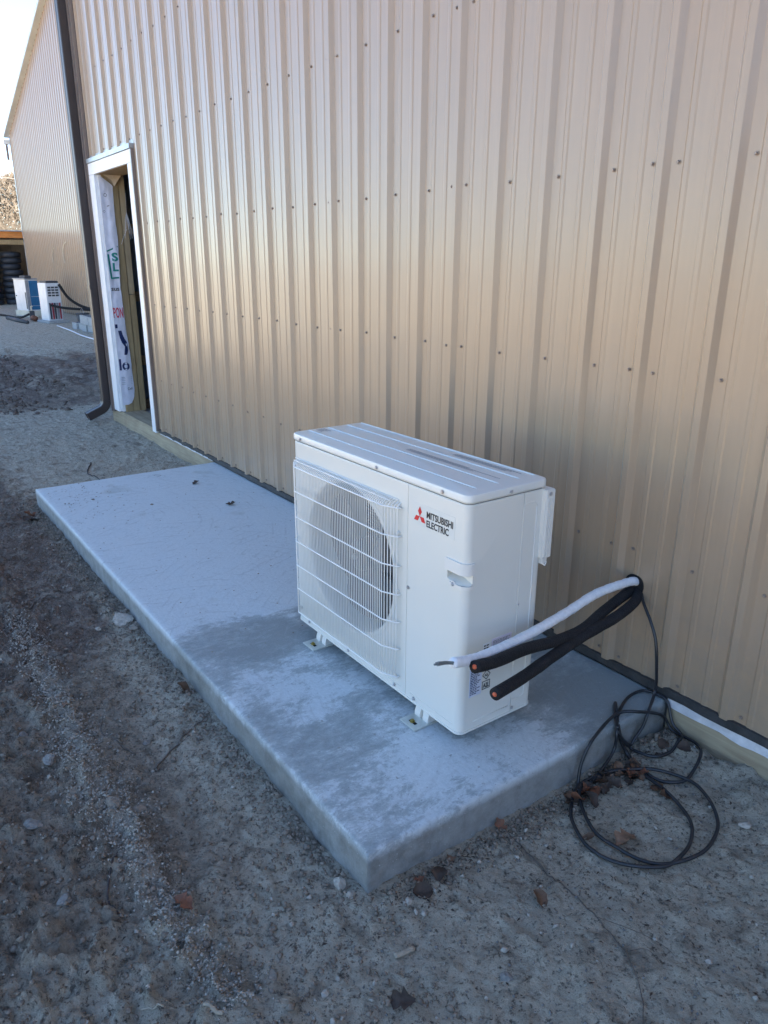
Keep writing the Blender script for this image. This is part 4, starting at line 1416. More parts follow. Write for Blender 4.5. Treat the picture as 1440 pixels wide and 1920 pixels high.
def tape_r(t, i):
    # spiral overlaps of the tape
    return 0.0145 * (1 + 0.05 * noise.noise(Vector((t * 12, 2, 0))) + 0.10 * ((t * 19) % 1.0) - 0.04)
mb = MB().tube(path, 0.0145, 14, rfun=tape_r)
mb.obj('tape_sleeve', 'tape', wl, True, rel=WP[-1])
# grey conductors sticking out
tip = Vector(WP[-1]); dirn = (Vector(WP[-1]) - Vector(WP[-2])).normalized()
dirn = Vector((0.017, -0.079, 0.034)).normalized()
for k in range(4):
    o_ = Vector((rnd.uniform(-.004, .004), 0, rnd.uniform(-.004, .004)))
    e_ = tip + dirn * (0.070 + 0.010 * rnd.random()) + o_ * 1.6
    MB().tube(smooth_path([tip + o_ - dirn * 0.02, tip + o_ + dirn * 0.03 + Vector((0, 0, 0.002)), e_], 4), 0.0028, 6).obj('wire_end', 'greywire', wl, True, rel=WP[-1])
for nm, P, lab in (('insulated_pipe', B1, 'upper black foam insulated pipe directly under the white taped line'), ('insulated_pipe', B2, 'lower black foam insulated pipe reaching lowest across the condenser side')):
    pr = root(nm, P[-1], lab, 'pipe')
    path = smooth_path(P, 10)
    MB().tube(path, 0.0175, 16, rfun=lump(P[0][0] * 100, 0.0175, 0.07)).obj('foam_sleeve', 'foam', pr, True, rel=P[-1])
    d_ = (path[-1] - path[-3]).normalized()
    c0 = path[-1] - d_ * 0.002
    MB().tube([c0, c0 + d_ * 0.004, c0 + d_ * 0.006], 0.009, 14, rfun=lambda t, i: (0.0066, 0.0066, 0.005)[i]).obj('orange_cap', 'orange_cap', pr, True, rel=P[-1])

# cable
DROP = [(-0.171, 0.02, 0.326), (-0.120, -0.035, 0.315), (-0.069, -0.06, 0.275), (-0.040, -0.066, 0.225), (-0.026, -0.07, 0.176), (-0.023, -0.062, 0.115), (-0.025, -0.05, 0.063), (-0.024, -0.055, 0.022)]
S1 = [(0.010, -0.13, 0.001), (0.012, -0.153, -0.044), (0.012, -0.19, -0.074), (0.014, -0.217, -0.088), (0.014, -0.285, -0.009), (-0.032, -0.229, 0.009), (-0.075, -0.123, 0.009), (-0.073, -0.046, 0.009), (-0.031, -0.026, 0.009), (0.008, -0.022, -0.002), (0.040, -0.030, -0.062), (0.086, -0.040, -0.095), (0.108, -0.127, -0.108), (0.092, -0.191, -0.108), (0.043, -0.209, -0.108), (0.014, -0.216, -0.094), (0.012, -0.267, -0.034), (-0.044, -0.223, 0.013), (-0.071, -0.195, 0.018), (-0.049, -0.23, 0.014), (0.010, -0.288, -0.006), (0.014, -0.297, -0.072), (0.030, -0.367, -0.104), (0.046, -0.443, -0.106), (0.044, -0.493, -0.108), (0.025, -0.473, -0.100), (0.014, -0.452, -0.052), (0.010, -0.402, 0.012), (-0.029, -0.243, 0.016), (0.006, -0.171, 0.016), (0.014, -0.050, -0.041), (0.045, -0.030, -0.090), (0.13, -0.035, -0.098), (0.181, -0.084, -0.104), (0.21, -0.191, -0.108), (0.189, -0.245, -0.108), (0.148, -0.269, -0.108), (0.072, -0.26, -0.106), (0.014, -0.234, -0.096), (0.013, -0.275, -0.030), (0.010, -0.289, 0.012), (0.012, -0.268, -0.045), (0.030, -0.245, -0.100), (0.102, -0.277, -0.104), (0.201, -0.297, -0.106), (0.281, -0.322, -0.108), (0.336, -0.366, -0.108), (0.37, -0.426, -0.108), (0.382, -0.496, -0.108), (0.374, -0.546, -0.108), (0.332, -0.609, -0.108), (0.276, -0.643, -0.108), (0.212, -0.651, -0.108), (0.144, -0.624, -0.108), (0.092, -0.582, -0.108), (0.041, -0.506, -0.108), (0.030, -0.452, -0.104)]
S2 = [(0.039, -0.403, -0.1), (0.054, -0.354, -0.1), (0.079, -0.306, -0.098), (0.122, -0.248, -0.096), (0.179, -0.209, -0.1), (0.241, -0.205, -0.1), (0.306, -0.234, -0.1), (0.357, -0.279, -0.1), (0.389, -0.329, -0.1), (0.409, -0.41, -0.1), (0.398, -0.48, -0.1), (0.368, -0.54, -0.1), (0.32, -0.574, -0.1), (0.258, -0.592, -0.1), (0.194, -0.592, -0.1), (0.125, -0.56, -0.1), (0.062, -0.511, -0.1), (0.045, -0.47, -0.1)]
def settle(P, r=0.0055):
    out = []
    for x, y, z in P:
        gz = g_at(x, y) + r + 0.004 if x > 0.0 else r + 0.001
        if z < -0.09: z = gz + (z + 0.108) * 0.6
        out.append((x, y, max(z, gz) if x > 0.02 else z))
    return out
full = DROP + settle(S1) + settle(S2)
path = smooth_path(full, 6)
for p in path:
    if p.x > 0.006 and p.z < 0.0:
        need = g_at(p.x, p.y) + 0.0055
        if p.z < need: p.z = need
for _ in range(2):
    zs = [p.z for p in path]
    for i in range(1, len(path) - 1):
        path[i].z = max(zs[i], 0.5 * zs[i] + 0.25 * (zs[i - 1] + zs[i + 1]))
cb = MB().tube(path, 0.0052, 10).obj('coiled_cable', 'cable', smooth=True)
tag(cb, 'black cable hanging from the wall hole and lying in loose loops on the ground', 'cable')

# ------------------------------------------------------------------ debris
def leaf_mesh(seed, size, mat):
    rr = random.Random(seed)
    V = []; F = []
    NU, NV = 9, 7
    lob = rr.choice([0, 1])
    curl = rr.uniform(0.4, 1.5)
    for i in range(NU):
        u = i / (NU - 1)
        w = 0.42 * math.sin(math.pi * min(1, u * 0.96 + 0.02)) ** 0.75
        if lob: w *= 0.75 + 0.35 * math.cos(u * 18)
        for j in range(NV):
            v = j / (NV - 1) * 2 - 1
            x = (u - 0.5) * size * (1.0 + 0.1 * abs(v))
            y = v * w * size * (1 + 0.12 * rr.uniform(-1, 1))
            z = size * (0.22 * curl * v * v * w * 2 + 0.10 * math.sin(u * 5 + seed) + 0.06 * noise.noise(Vector((u * 5, v * 4, seed))) + 0.05 * abs(math.sin(v * 5 + u * 4)))
            V.append((x, y, z))
    for i in range(NU - 1):
        for j in range(NV - 1):
            a = i * NV + j
            F.append((a, a + 1, a + NV + 1, a + NV))
    zmin = min(v[2] for v in V)
    V = [(x, y, z - zmin) for x, y, z in V]
    me = bpy.data.meshes.new('dry_leaf')
    me.from_pydata(V, [], F); me.materials.append(MAT[mat]); me.shade_smooth()
    return me
def leaf(x, y, size, mat, label, group=None, z=None, seed=None, tilt=0.35):
    seed = seed if seed is not None else rnd.randint(0, 9999)
    o = bpy.data.objects.new('dry_leaf', leaf_mesh(seed, size, mat))
    zz = g_at(x, y) if z is None else z
    o.location = (x, y, zz + 0.0015)
    o.rotation_euler = (rnd.uniform(-tilt, tilt), rnd.uniform(-tilt, tilt), rnd.uniform(0, 6.28))
    link(o)
    tag(o, label, 'leaf', group)
PG = 'brown leaves piled between the slab edge and the cable loops'
PL = 'crumpled brown dry leaf in the pile between slab edge and cable loops'
for k in range(34):
    t = rnd.random()
    x = 0.03 + 0.075 * rnd.random() + 0.02 * t; y = -0.55 + 0.27 * t + rnd.uniform(-.02, .02)
    leaf(x, y, rnd.uniform(0.025, 0.055), rnd.choice(['leaf', 'leaf_dark', 'leaf_dark', 'leaf_dark', 'leaf_red']), PL, PG, z=g_at(x, y) + rnd.uniform(0, 0.010), tilt=0.6)
for x, y, w in ((0.10, -0.17, 'lowest'), (0.075, -0.13, 'leftmost'), (0.13, -0.10, 'topmost')):
    leaf(x, y, 0.045, 'leaf_dark', w + ' of the dark leaves lying inside the small upper cable loop', 'dark leaves inside the small upper cable loop', tilt=0.5)
for x, y, w in ((0.185, -0.30, 'left'), (0.215, -0.315, 'right')):
    leaf(x, y, 0.045, 'leaf', w + ' dry leaf of two caught under the cable right of the leaf pile', 'dry leaves under the cable right of the pile', tilt=0.5)
leaf(0.255, -0.545, 0.075, 'leaf_tan', 'largest tan curled leaf lying inside the big lower cable loop', seed=5)
leaf(0.186, -0.615, 0.030, 'leaf', 'small brown leaf at the lower left edge of the big cable loop')
leaf(-0.004 + 0.02, -0.785, 0.045, 'leaf_red', 'reddish brown leaf at the slab side where the long root begins', tilt=0.9)
leaf(0.040, -1.095, 0.030, 'leaf_red', 'small bright rusty leaf by the near corner of the slab')
leaf(0.055, -1.040, 0.045, 'leaf_dark', 'dark leaf tucked beside the near corner of the slab', tilt=0.7)
leaf(0.075, -1.115, 0.050, 'leaf_dark', 'dark rotten leaf in the hollow off the near slab corner', tilt=0.7)
leaf(0.030, -0.985, 0.035, 'leaf_tan', 'tan leaf curled against the short side of the slab', tilt=0.7)
leaf(-0.223, -1.618, 0.055, 'leaf_red', 'flat reddish leaf at the end of the pale gravel strip', seed=12, tilt=0.15)
leaf(-1.138, -1.270, 0.060, 'leaf', 'brown leaf against the long front side of the slab', tilt=0.7)
leaf(0.256, -0.888, 0.045, 'leaf', 'narrow brown leaf beside the root on sandy ground', tilt=0.4)
leaf(0.275, -1.323, 0.055, 'leaf_dark', 'dark spiky leaf scrap near the bottom of the sandy ground', tilt=0.6)
leaf(-1.249, -1.639, 0.040, 'leaf_tan', 'yellowish leaf on the pale gravel strip', tilt=0.4)
leaf(-3.55, -1.30, 0.11, 'leaf_red', 'rust coloured leaf below the far front corner of the slab', tilt=0.5)
leaf(-3.46, -1.32, 0.10, 'leaf_dark', 'dark leaf below the far front corner of the slab', tilt=0.5)
leaf(-3.325, -0.333, 0.055, 'leaf_dark', 'dark curled leaf on the far end of the slab nearer the doorway', z=0.002, tilt=0.2)
leaf(-2.775, -0.332, 0.055, 'leaf_dark', 'dark curled leaf on the slab between the doorway and the condenser', z=0.002, tilt=0.2)

def twig(pts, r, mat, label, name='twig', cat='twig', taper=0.5, lift=0.5, branches=()):
    P = []
    sp = smooth_path([(x, y, 0) for x, y in pts], 8)
    for i, p in enumerate(sp):
        w = noise.noise(Vector((p.x * 20, p.y * 20, 1)))
        P.append((p.x + 0.004 * w, p.y + 0.004 * noise.noise(Vector((p.x * 20, p.y * 20, 7))), g_at(p.x, p.y) + r * lift + 0.003 * (w + 0.5)))
    mb = MB().tube(P, r, 6, rfun=lambda t, i: r * (1 - taper * t))
    for b in branches:
        Q = [(x, y, g_at(x, y) + r * 0.6) for x, y in b]
        mb.tube(smooth_path(Q, 5), r * 0.5, 5, rfun=lambda t, i: r * 0.5 * (1 - 0.6 * t))
    o = mb.obj(name, mat, smooth=True)
    tag(o, label, cat)
twig([(-0.005 + 0.02, -0.794), (0.062, -0.787), (0.193, -0.80), (0.299, -0.799), (0.368, -0.812), (0.474, -0.838), (0.553, -0.886), (0.601, -0.942), (0.64, -1.02)], 0.0018, 'bark', 'long dark root running from the slab side across the sandy ground', 'root', 'root', branches=([(0.373, -0.818), (0.452, -0.77), (0.507, -0.744), (0.55, -0.75)], [(0.06, -0.787), (0.09, -0.75), (0.13, -0.77)], [(0.474, -0.838), (0.50, -0.79), (0.55, -0.80)]))
twig([(-0.794, -1.493), (-0.887, -1.362), (-0.956, -1.249)], 0.0042, 'bark', 'straight brown twig lying towards the long slab edge', branches=([(-0.86, -1.40), (-0.88, -1.35), (-0.92, -1.35)],))
twig([(-1.985, -1.708), (-2.133, -1.618), (-2.283, -1.498), (-2.24, -1.436)], 0.0060, 'bark', 'bent grey twig on dark soil at the left edge')
twig([(-2.068, -1.337), (-1.958, -1.274), (-1.86, -1.26), (-1.80, -1.30)], 0.0045, 'bark', 'thin crooked twig beside the broken stone')
twig([(-1.836, -1.411), (-1.729, -1.341)], 0.0035, 'bark', 'short straight twig in front of the broken stone')
twig([(-1.429, -1.661), (-1.284, -1.603)], 0.0035, 'bark', 'short twig above the pale gravel strip')
twig([(-0.036, -1.789), (0.011, -1.749)], 0.0028, 'bark_pale', 'pale straw-like stick at the bottom edge', taper=0.2)
twig([(0.046, -1.683), (0.070, -1.672), (0.096, -1.654)], 0.0055, 'bark_pale', 'thick pale stick end beside the straw-like stick', taper=0.2)
twig([(0.178, -1.275), (0.188, -1.225)], 0.0065, 'bark_pale', 'stubby pale wood chip on the sandy ground', 'wood_chip', 'wood chip', taper=0.1)
twig([(-1.62, -1.80), (-1.50, -1.88), (-1.42, -1.86)], 0.003, 'bark', 'thin twig on dark soil below the left twig')
twig([(-0.48, -1.70), (-0.36, -1.76), (-0.28, -1.75)], 0.0032, 'bark_dark', 'dark curved twig below the pale gravel strip')
twig([(-0.9, -1.52), (-1.05, -1.58), (-1.15, -1.55)], 0.0025, 'bark', 'fine twig between gravel strip and slab')
twig([(-4.7, -0.65), (-4.4, -0.75), (-4.1, -0.72)], 0.006, 'bark_dark', 'dark twig on pale ground beyond the slab')
twig([(-5.3, -1.55), (-4.9, -1.5)], 0.01, 'bark_dark', 'dark stick on soil beyond the slab at the left edge')

def rock(x, y, s, mat, label, flat=0.65, seed=1, group=None, name='stone', z=None):
    bm = bmesh.new()
    bmesh.ops.create_icosphere(bm, subdivisions=3, radius=1)
    for v in bm.verts:
        d = v.co.normalized()
        k = 1 + 0.32 * noise.noise(d * 1.3 + Vector((seed * 3.1, 0, 0))) + 0.12 * noise.noise(d * 3.5 + Vector((0, seed, 0)))
        # facet
        for fnum in range(7):
            ff = Vector((math.sin(seed * 7 + fnum * 2.4), math.cos(seed * 3 + fnum * 1.7), math.sin(fnum * 1.1 + seed))).normalized()
            dd_ = d.dot(ff) * k
            if dd_ > 0.72: k *= 0.72 / dd_
        v.co = d * k * s
        v.co.z *= flat; v.co.y *= 0.8
    me = bpy.data.meshes.new(name); bm.to_mesh(me); bm.free()
    me.materials.append(MAT[mat])
    o = bpy.data.objects.new(name, me)
    o.location = (x, y, (g_at(x, y) if z is None else z) + s * flat * 0.08)
    o.rotation_euler = (rnd.uniform(-.2, .2), rnd.uniform(-.2, .2), rnd.uniform(0, 6))
    link(o); tag(o, label, 'stone', group)
rock(0.361, -1.099, 0.019, 'stone', 'blue grey stone alone on the sandy ground in the foreground', 0.7, 3)
rock(-0.075, -1.262, 0.022, 'stone_pale', 'pale angular stone at the foot of the near slab corner', 0.9, 5)
rock(-0.025, -1.262, 0.017, 'stone_pale', 'small pale lump beside the stone at the near slab corner', 0.8, 6)
rock(-1.845, -1.275, 0.058, 'stone_pale', 'broken pale stone wedged against the long slab side', 0.55, 8)
rock(-1.74, -1.255, 0.03, 'stone_brown', 'brown clod right of the broken pale stone', 0.6, 9)
rock(-0.924, -1.475, 0.014, 'stone', 'small grey pebble left of the straight brown twig', 0.7, 10)
rock(-0.981, -1.759, 0.026, 'stone', 'flat grey stone left of the pale gravel strip', 0.45, 11)
rock(-1.817, -1.383, 0.015, 'stone_pale', 'small white pebble on dark soil near the broken stone', 0.7, 12)
rock(-0.62, -1.60, 0.030, 'stone_brown', 'brown clod sitting on the pale gravel strip', 0.6, 13)
rock(-0.66, -1.655, 0.024, 'stone_brown', 'rounded clod beside the gravel strip clod', 0.6, 14)
rock(0.158, -1.446, 0.012, 'stone_pale', 'pale pebble near the bottom right of the gravel strip', 0.7, 15)
rock(-0.40, -1.85, 0.022, 'stone', 'grey pebble at the lower left of the foreground', 0.6, 16)
rock(-0.72, -1.86, 0.030, 'stone', 'flat grey stone on soil at the left foreground', 0.4, 17)
rock(-1.20, -1.80, 0.022, 'stone', 'rounded grey pebble at the left edge', 0.55, 18)
rock(0.055, -1.52, 0.017, 'stone_brown', 'brown clod right of the gravel strip end', 0.7, 19)
rock(0.075, -1.155, 0.013, 'stone_pale', 'pale pebble in the hollow off the near slab corner', 0.7, 20)
rock(-2.609, -1.30, 0.025, 'stone_brown', 'brown clod by the middle of the long slab side', 0.7, 21)
rock(0.42, -0.24, 0.020, 'stone_pale', 'pale lump of soil by the skirt board right of the cable', 0.5, 22)
rock(0.60, -0.70, 0.010, 'stone_pale', 'small pale pebble at the right edge of the sandy ground', 0.7, 23)
rock(-3.05, -0.72, 0.012, 'stone_brown', 'small soil crumb on the middle of the slab', 0.5, 24, z=0.0)
rock(-3.35, -0.98, 0.012, 'stone_brown', 'small soil crumb near the front edge of the slab', 0.5, 25, z=0.0)
# soil specks on the slab
rs = np.random.RandomState(5)
mbs = MB()
for k in range(260):
    if rs.rand() < 0.6:
        x = -3.45 + 0.28 * rs.randn(); y = -1.02 + 0.12 * rs.randn()
    else:
        x = -3.7 + 2.6 * rs.rand(); y = -1.18 + 1.1 * rs.rand()
    if not (-3.76 < x < -0.05 and -1.2 < y < -0.03): continue
    s = rs.uniform(0.0015, 0.0055)
    v = OCT_V * s * rs.uniform(0.6, 1.3, (6, 1)); v[:, 2] *= 0.5
    mbs.add([(a + x, b + y, c + 0.002) for a, b, c in v], [tuple(f) for f in OCT_F])
o = mbs.obj('soil_specks', 'stone_brown'); tag(o, 'dark specks of soil scattered on the far part of the slab', 'soil', kind='stuff')

# ------------------------------------------------------------------ far building
FY = 3.6
FB = (-28.1, FY, GZ)
far = root('far_building', FB, 'taller tan ribbed steel building in the background left of the downspout', 'building')
x = -28.1
k = 0
def roofz(xx):
    return 5.35 + 0.337 * (xx + 28.1) if xx < -17.6 else 5.35 + 0.337 * (-7.1 - xx)
while x < -7.2:
    x0_ = x + 0.03
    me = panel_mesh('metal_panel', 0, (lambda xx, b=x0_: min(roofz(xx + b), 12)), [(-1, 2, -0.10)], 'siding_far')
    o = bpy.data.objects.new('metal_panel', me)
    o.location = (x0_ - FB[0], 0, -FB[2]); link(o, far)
    x += 4 * RS
def fpart(name, mat, *boxes, bevel=0.0):
    mb = MB()
    for b in boxes:
        (mb.bbox(*b, b=bevel) if bevel else mb.box(*b))
    return mb.obj(name, mat, far, rel=FB)
fpart('side_wall', 'siding_far', (-28.1, -28.06, FY + 0.02, FY + 20, -0.2, 5.3), (-7.15, -7.1, FY + 0.02, FY + 20, -0.2, 5.3), (-28.06, -7.15, FY + 19.9, FY + 20, -0.2, 5.3))
fpart('corner_trim', 'flashing', (-28.16, -28.07, FY - 0.03, FY + 0.06, -0.15, 5.35), bevel=0.004)
mb = MB()
def rake(xa, xb, za, zb):
    y0_, y1_ = FY - 0.16, FY + 20.2
    mb.add([(xa, y0_, za), (xb, y0_, zb), (xb, y1_, zb), (xa, y1_, za), (xa, y0_, za + 0.10), (xb, y0_, zb + 0.10), (xb, y1_, zb + 0.10), (xa, y1_, za + 0.10)],
           [(0, 3, 2, 1), (4, 5, 6, 7), (0, 1, 5, 4), (1, 2, 6, 5), (2, 3, 7, 6), (3, 0, 4, 7)])
rake(-28.35, -17.6, 5.27, roofz(-17.6))
rake(-17.6, -6.9, roofz(-17.6), 5.29)
mb.obj('roof', 'roof', far, rel=FB)
fpart('eave_gutter', 'far_white', (-28.50, -28.36, FY - 0.16, FY + 20, 5.08, 5.22), bevel=0.01)
fpart('gutter_downpipe', 'brown_trim2', (-28.44, -28.36, FY - 0.12, FY - 0.05, 4.6, 5.08), bevel=0.005)
# two arcs scratched on the far wall: loops of pale cord hanging
for cx_, cz_, rr_, a0, a1 in ((-22.2, 1.55, 0.36, 95, 215), (-23.6, 1.45, 0.34, 110, 200)):
    P = [(cx_ + rr_ * 1.6 * math.cos(R(a0 + (a1 - a0) * k / 12)), FY - 0.04, cz_ + rr_ * math.sin(R(a0 + (a1 - a0) * k / 12))) for k in range(13)]
    MB().tube(P, 0.008, 5).obj('hanging_cord', 'cream', far, rel=FB)

# ------------------------------------------------------------------ far clutter
c1 = root('white_cabinet', (-22.10, 2.30, g_at(-22.1, 2.3)), 'white metal cabinet with blue side panel standing on cream blocks by the far wall', 'cabinet', rz=R(11.5))
gz = g_at(-22.1, 2.3)
b0 = 0.06 - gz
MB().bbox(-0.78, 0.0, 0, 0.34, b0, 0.90 - gz, b=0.01).obj('body', 'far_white', c1)
MB().bbox(-0.80, 0.02, -0.02, 0.36, 0.90 - gz, 0.93 - gz, b=0.008).obj('top', 'far_grey', c1)
MB().box(0.001, 0.008, 0.0, 0.09, b0 + 0.02, 0.88 - gz).obj('grey_side_strip', 'far_grey', c1)
bp = MB().box(0.001, 0.012, 0.10, 0.34, b0 + 0.03, 0.87 - gz).obj('blue_side_panel', 'far_blue', c1)
for zz in (0.3, 0.55):
    MB().box(0.0125, 0.016, 0.12, 0.33, zz, zz + 0.006).obj('panel_line', 'far_white', bp)
MB().box(-0.09, -0.02, -0.004, 0.0, b0 + 0.05, b0 + 0.5).obj('vent', 'dark_in', c1)
MB().box(-0.70, -0.66, -0.02, 0.0, 0.55, 0.58).obj('latch', 'dark_in', c1)
MB().bbox(-0.82, 0.06, -0.04, 0.36, 0.0, b0, b=0.01).obj('base_block', 'cream', c1)
MB().bbox(-0.55, -0.15, 0.08, 0.26, 0.93 - gz, 1.0 - gz, b=0.015).obj('top_cap', 'dark_in', c1)

gz = g_at(-19.6, 2.3)
c2 = root('old_condenser', (-19.6, 2.30, gz), 'old white condenser with louvred front and black hoses in front of the far wall', 'air conditioner', rz=R(10))
MB().bbox(-0.50, 0.0, 0, 0.36, 0.06, 0.98, b=0.012).obj('body', 'far_white', c2)
MB().bbox(-0.42, -0.02, 0.03, 0.34, 0.98, 1.03, b=0.01).obj('top_grille', 'dark_in', c2)
for k in range(4):
    for j in range(3):
        MB().box(0.001, 0.010, 0.04 + 0.095 * j, 0.115 + 0.095 * j, 0.66 + 0.065 * k, 0.70 + 0.065 * k).obj('louvre', 'dark_in', c2)
for j, m_ in enumerate(('dark_in', 'far_red', 'dark_in', 'far_grey', 'far_red')):
    MB().bbox(0.002, 0.02 + 0.01 * (j % 2), 0.03 + 0.062 * j, 0.07 + 0.062 * j, 0.10, 0.50, b=0.004).obj('inner_tank', m_, c2)
MB().tube(smooth_path([(0.02, 0.33, 0.95), (0.15, 0.5, 0.6), (0.5, 0.75, 0.38), (1.1, 1.05, 0.33)], 6), 0.035, 8).obj('black_hose', 'foam', c2, True)
MB().tube(smooth_path([(0.03, 0.05, 0.45), (0.25, 0.3, 0.38), (0.7, 0.8, 0.33), (1.1, 1.05, 0.30)], 6), 0.03, 8).obj('black_hose', 'foam', c2, True)
MB().bbox(-0.62, 0.12, -0.08, 0.46, 0.0, 0.06, b=0.008).obj('base_slab', 'cinder', c2)
# pump bits between them
gz = g_at(-20.7, 2.1)
pm = root('small_pump', (-20.7, 2.12, gz), 'small rusty pump on the ground between the white cabinet and the old condenser', 'pump')
MB().tube([(0, 0, 0.08), (0.28, 0, 0.08)], 0.07, 12).obj('motor', 'leaf_red', pm, True)
MB().bbox(-0.08, 0.0, -0.06, 0.06, 0.02, 0.26, b=0.01).obj('pump_head', 'dark_in', pm)
MB().tube(smooth_path([(-0.04, 0, 0.26), (-0.04, 0, 0.36), (0.08, 0, 0.38)], 4), 0.02, 8).obj('outlet', 'cream', pm, True)
hs = MB().tube(smooth_path([(-26.5, 0.6, g_at(-26.5, 0.6) + .03), (-24.3, 1.45, g_at(-24.3, 1.45) + .03), (-22.8, 1.75, g_at(-22.8, 1.75) + .03), (-21.6, 1.95, g_at(-21.6, 1.95) + .04), (-20.8, 2.05, 0.05)], 6), 0.03, 8).obj('black_hose', 'foam', smooth=True)
tag(hs, 'black hose trailing over the ground to the left of the white cabinet', 'hose')
pp = MB().tube([(-21.4, 1.62, g_at(-21.4, 1.62) + 0.05), (-19.7, 1.78, g_at(-19.7, 1.78) + 0.05)], 0.05, 10).obj('dark_pipe', 'dark_in', smooth=True)
tag(pp, 'dark length of pipe on the ground in front of the far units', 'pipe')
gz = g_at(-18.3, 2.85)
bk = root('bucket', (-18.55, 2.85, gz), 'dark bucket with wire handle beside the cinder blocks', 'bucket')
MB().tube([(0, 0, 0), (0, 0, 0.12), (0, 0, 0.27)], 0.15, 18, rfun=lambda t, i: (0.12, 0.135, 0.15)[i]).obj('pail', 'dark_in', bk, True)
MB().tube([(0, 0, 0.262), (0, 0, 0.285)], 0.158, 18).obj('rim', 'dark_in', bk, True)
MB().tube([(0.15 * math.cos(a_), 0, 0.27 + 0.12 * math.sin(a_)) for a_ in [math.pi * k / 10 for k in range(11)]], 0.005, 5).obj('handle', 'steel', bk, True)
blk = None
for row_ in range(2):
    for k in range(9):
        x = -17.75 + k * 0.405 + (0.2 if row_ else 0)
        y = 2.42
        if row_ and k in (0, 6): continue
        z = -0.16 + row_ * 0.195
        if blk is None:
            m_ = MB()
            m_.bbox(0, 0.39, 0, 0.19, 0, 0.19, b=0.006)
            blk = m_.obj('cinder_block', 'cinder')
            o = blk
            cm = MB().box(0.05, 0.17, 0.03, 0.16, 0.1905, 0.192).box(0.22, 0.34, 0.03, 0.16, 0.1905, 0.192)
            core = cm.obj('core_dark', 'dark_in', blk)  # flat dark patches stand for the shade inside the block cavities
            tagsrc = blk
        else:
            o = copy_tree(blk)
        o.location = (x, y + 0.03 * rnd.uniform(-1, 1), z); o.rotation_euler = (0, 0, rnd.uniform(-.04, .04))
        tag(o, ('lower' if row_ == 0 else 'upper') + ' course grey cinder block in the low row by the far wall', 'cinder block', 'grey cinder blocks in a low row by the far wall')
pv = MB().tube(smooth_path([(-18.4, 2.2, g_at(-18.4, 2.2) + .03), (-16.6, 2.1, g_at(-16.6, 2.1) + .03), (-15.2, 2.0, g_at(-15.2, 2.0) + .03), (-12.5, 1.95, g_at(-12.5, 1.95) + .03)], 5), 0.015, 8).obj('white_pipe', 'pvc', smooth=True)
tag(pv, 'thin white plastic pipe on the ground in front of the cinder blocks', 'pipe')

# shed and tyres
SX = -29.0
SR = (SX, 0.0, GZ)
shed = root('open_shed', SR, 'open-fronted shed with a timber beam coloured sunlit orange at the far left', 'shed')
def spart(name, mat, *b, bevel=0.01): return MB().bbox(*b, b=bevel).obj(name, mat, shed, rel=SR)
spart('front_beam', 'sun_tinted_beam', SX - 0.06, SX, -4.0, 4.1, 2.16, 2.37)
spart('roof', 'roof', SX - 4.2, SX + 0.12, -4.1, 4.2, 2.372, 2.41, bevel=0.005)
for y in (-3.9, 0.0, 3.95):
    spart('post', 'stud', SX - 0.20, SX - 0.07, y - 0.06, y + 0.06, -0.2, 2.36)
spart('rear_wall', 'shed_dark', SX - 4.1, SX - 4.05, -4.0, 4.1, -0.2, 2.36)
spart('side_wall', 'shed_dark', SX - 4.05, SX - 0.21, 4.0, 4.06, -0.2, 2.36)
spart('side_wall', 'shed_dark', SX - 4.05, SX - 0.21, -4.06, -4.0, -0.2, 2.36)
spart('inner_rail', 'stud', SX - 0.16, SX - 0.07, -3.8, 3.88, 1.94, 2.10)
tv = []; n1_, n2_ = 22, 8
V = []; F = []
for i in range(n1_):
    a = 2 * math.pi * i / n1_
    for j in range(n2_):
        b = 2 * math.pi * j / n2_
        sq = lambda v: math.copysign(abs(v) ** 0.6, v)
        rr_ = 0.26 + 0.10 * sq(math.cos(b)); z = 0.10 + 0.10 * sq(math.sin(b))
        V.append((rr_ * math.cos(a), rr_ * math.sin(a), z))
for i in range(n1_):
    for j in range(n2_):
        a = i * n2_ + j; b = ((i + 1) % n1_) * n2_ + j
        a2 = i * n2_ + (j + 1) % n2_; b2 = ((i + 1) % n1_) * n2_ + (j + 1) % n2_
        F.append((a, b, b2, a2))
ty = None
for ci, y in enumerate((1.1, 1.85, 2.6, 3.35)):
    for k in range(9):
        if ty is None:
            ty = mk('tyre', V, F, 'tyre', smooth=True); o = ty
        else:
            o = ty.copy(); COL.objects.link(o)
        o.location = (SX - 0.75 + rnd.uniform(-.04, .04), y + rnd.uniform(-.03, .03), -0.13 + k * 0.205)
        tag(o, 'dark old tyre in the stacks inside the open shed', 'tyre', 'old tyres stacked inside the open shed')

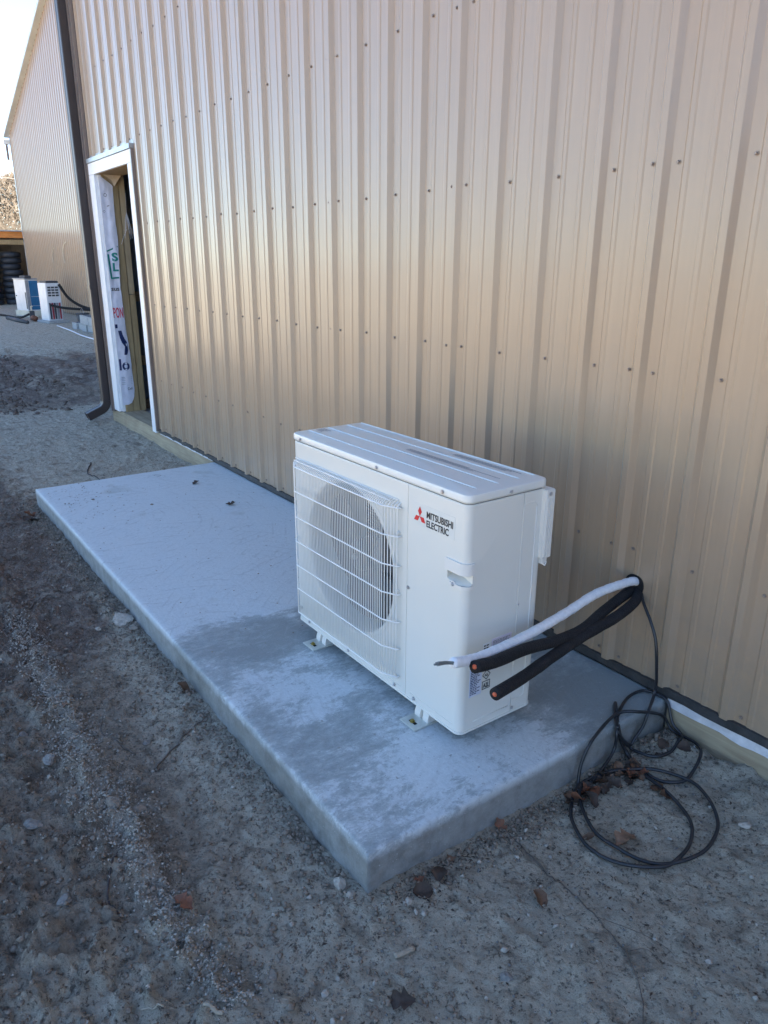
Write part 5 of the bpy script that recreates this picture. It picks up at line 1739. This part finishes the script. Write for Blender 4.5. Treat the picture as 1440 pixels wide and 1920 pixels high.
# ------------------------------------------------------------------ trees behind the shed
def bare_tree(x, y, h, seed, label, spread=1.0):
    rr = random.Random(seed)
    base = (x, y, -0.2)
    t = root('bare_tree', base, label, 'tree', None)
    trunk = MB(); tw = MB()
    def grow(p, d, l, r, depth):
        q = p + d * l
        mid = p.lerp(q, 0.5) + Vector((rr.uniform(-1, 1), rr.uniform(-1, 1), rr.uniform(-1, 1))) * l * 0.06
        (trunk if depth < 3 else tw).tube([p, mid, q], r, 5 if depth < 3 else 3, cap=False, rfun=lambda tt, i: r * (1 - 0.35 * tt))
        if depth >= 6: return
        nb = 3 if depth < 5 else 4
        for k in range(nb):
            ax = Vector((rr.uniform(-1, 1), rr.uniform(-1, 1), rr.uniform(-0.2, 0.9)))
            nd = (d * 0.75 + ax * 0.62 * spread).normalized()
            grow(p.lerp(q, rr.uniform(0.55, 1.0)), nd, l * rr.uniform(0.62, 0.8), r * 0.58, depth + 1)
    grow(Vector((0, 0, 0)), Vector((0, 0, 1)), h * 0.27, h * 0.016, 0)
    trunk.obj('trunk', 'tree_bark', t)
    tw.obj('crown', 'tree_twig', t)
bare_tree(-58, 7.3, 6.8, 3, 'bare winter tree behind the shed at the left edge of the frame', 1.1)
bare_tree(-60, 9.0, 6.6, 8, 'bushy bare tree just beside the far building corner', 1.2)
bare_tree(-62, 10.6, 6.4, 11, 'bare tree partly behind the far building', 1.1)
bare_tree(-56, 4.8, 6.2, 14, 'bare winter tree left of the frame behind the shed', 1.1)
bare_tree(-57, 8.3, 5.0, 19, 'low brushy bare tree right above the orange beam', 1.3)
bare_tree(-55, 7.6, 4.6, 23, 'lowest brushy bare tree behind the orange beam', 1.3)
# hedge line far off
brush = MB()
rsb = random.Random(4)
for k in range(42000):
    x = -72 - rsb.random() * 6; y = -5 + 32 * rsb.random()
    hmax = 8.0 + 1.6 * noise.noise(Vector((y * 0.35, 2, 0)))
    z = rsb.random() ** 0.7 * hmax
    d = Vector((rsb.uniform(-1, 1), rsb.uniform(-1, 1), rsb.uniform(0.0, 1.6))).normalized() * rsb.uniform(0.5, 1.1)
    p = Vector((x, y, z)); w = 0.035
    s_v = d.cross(Vector((1, 0, 0))).normalized() * w
    brush.add([p - s_v, p + s_v, p + d], [(0, 1, 2)])
o = brush.obj('distant_brush', 'tree_twig'); tag(o, 'distant brown winter brush behind the shed', 'brush', kind='stuff')

# power lines
pole = root('utility_pole', (-60, -16, -0.1), 'wooden utility pole left of the view', 'utility pole')
MB().tube([(0, 0, 0), (0, 0, 10.8)], 0.15, 10).obj('mast', 'tree_bark', pole)
MB().box(-0.06, 0.06, -0.9, 0.9, 10.2, 10.35).obj('crossarm', 'tree_bark', pole)
for z, w in ((10.087, 'top'), (8.075, 'middle'), (6.883, 'lowest')):
    P = [(-60, -16 + 44 * t, z + 0.4 * ((2 * t - 1.1) ** 2)) for t in [k / 16 for k in range(17)]]
    o = MB().tube(P, 0.018, 5).obj('power_line', 'power', smooth=True)
    tag(o, '%s of the three thin power lines crossing the sky at the far left' % w, 'power line')
print('objects', len(bpy.data.objects))
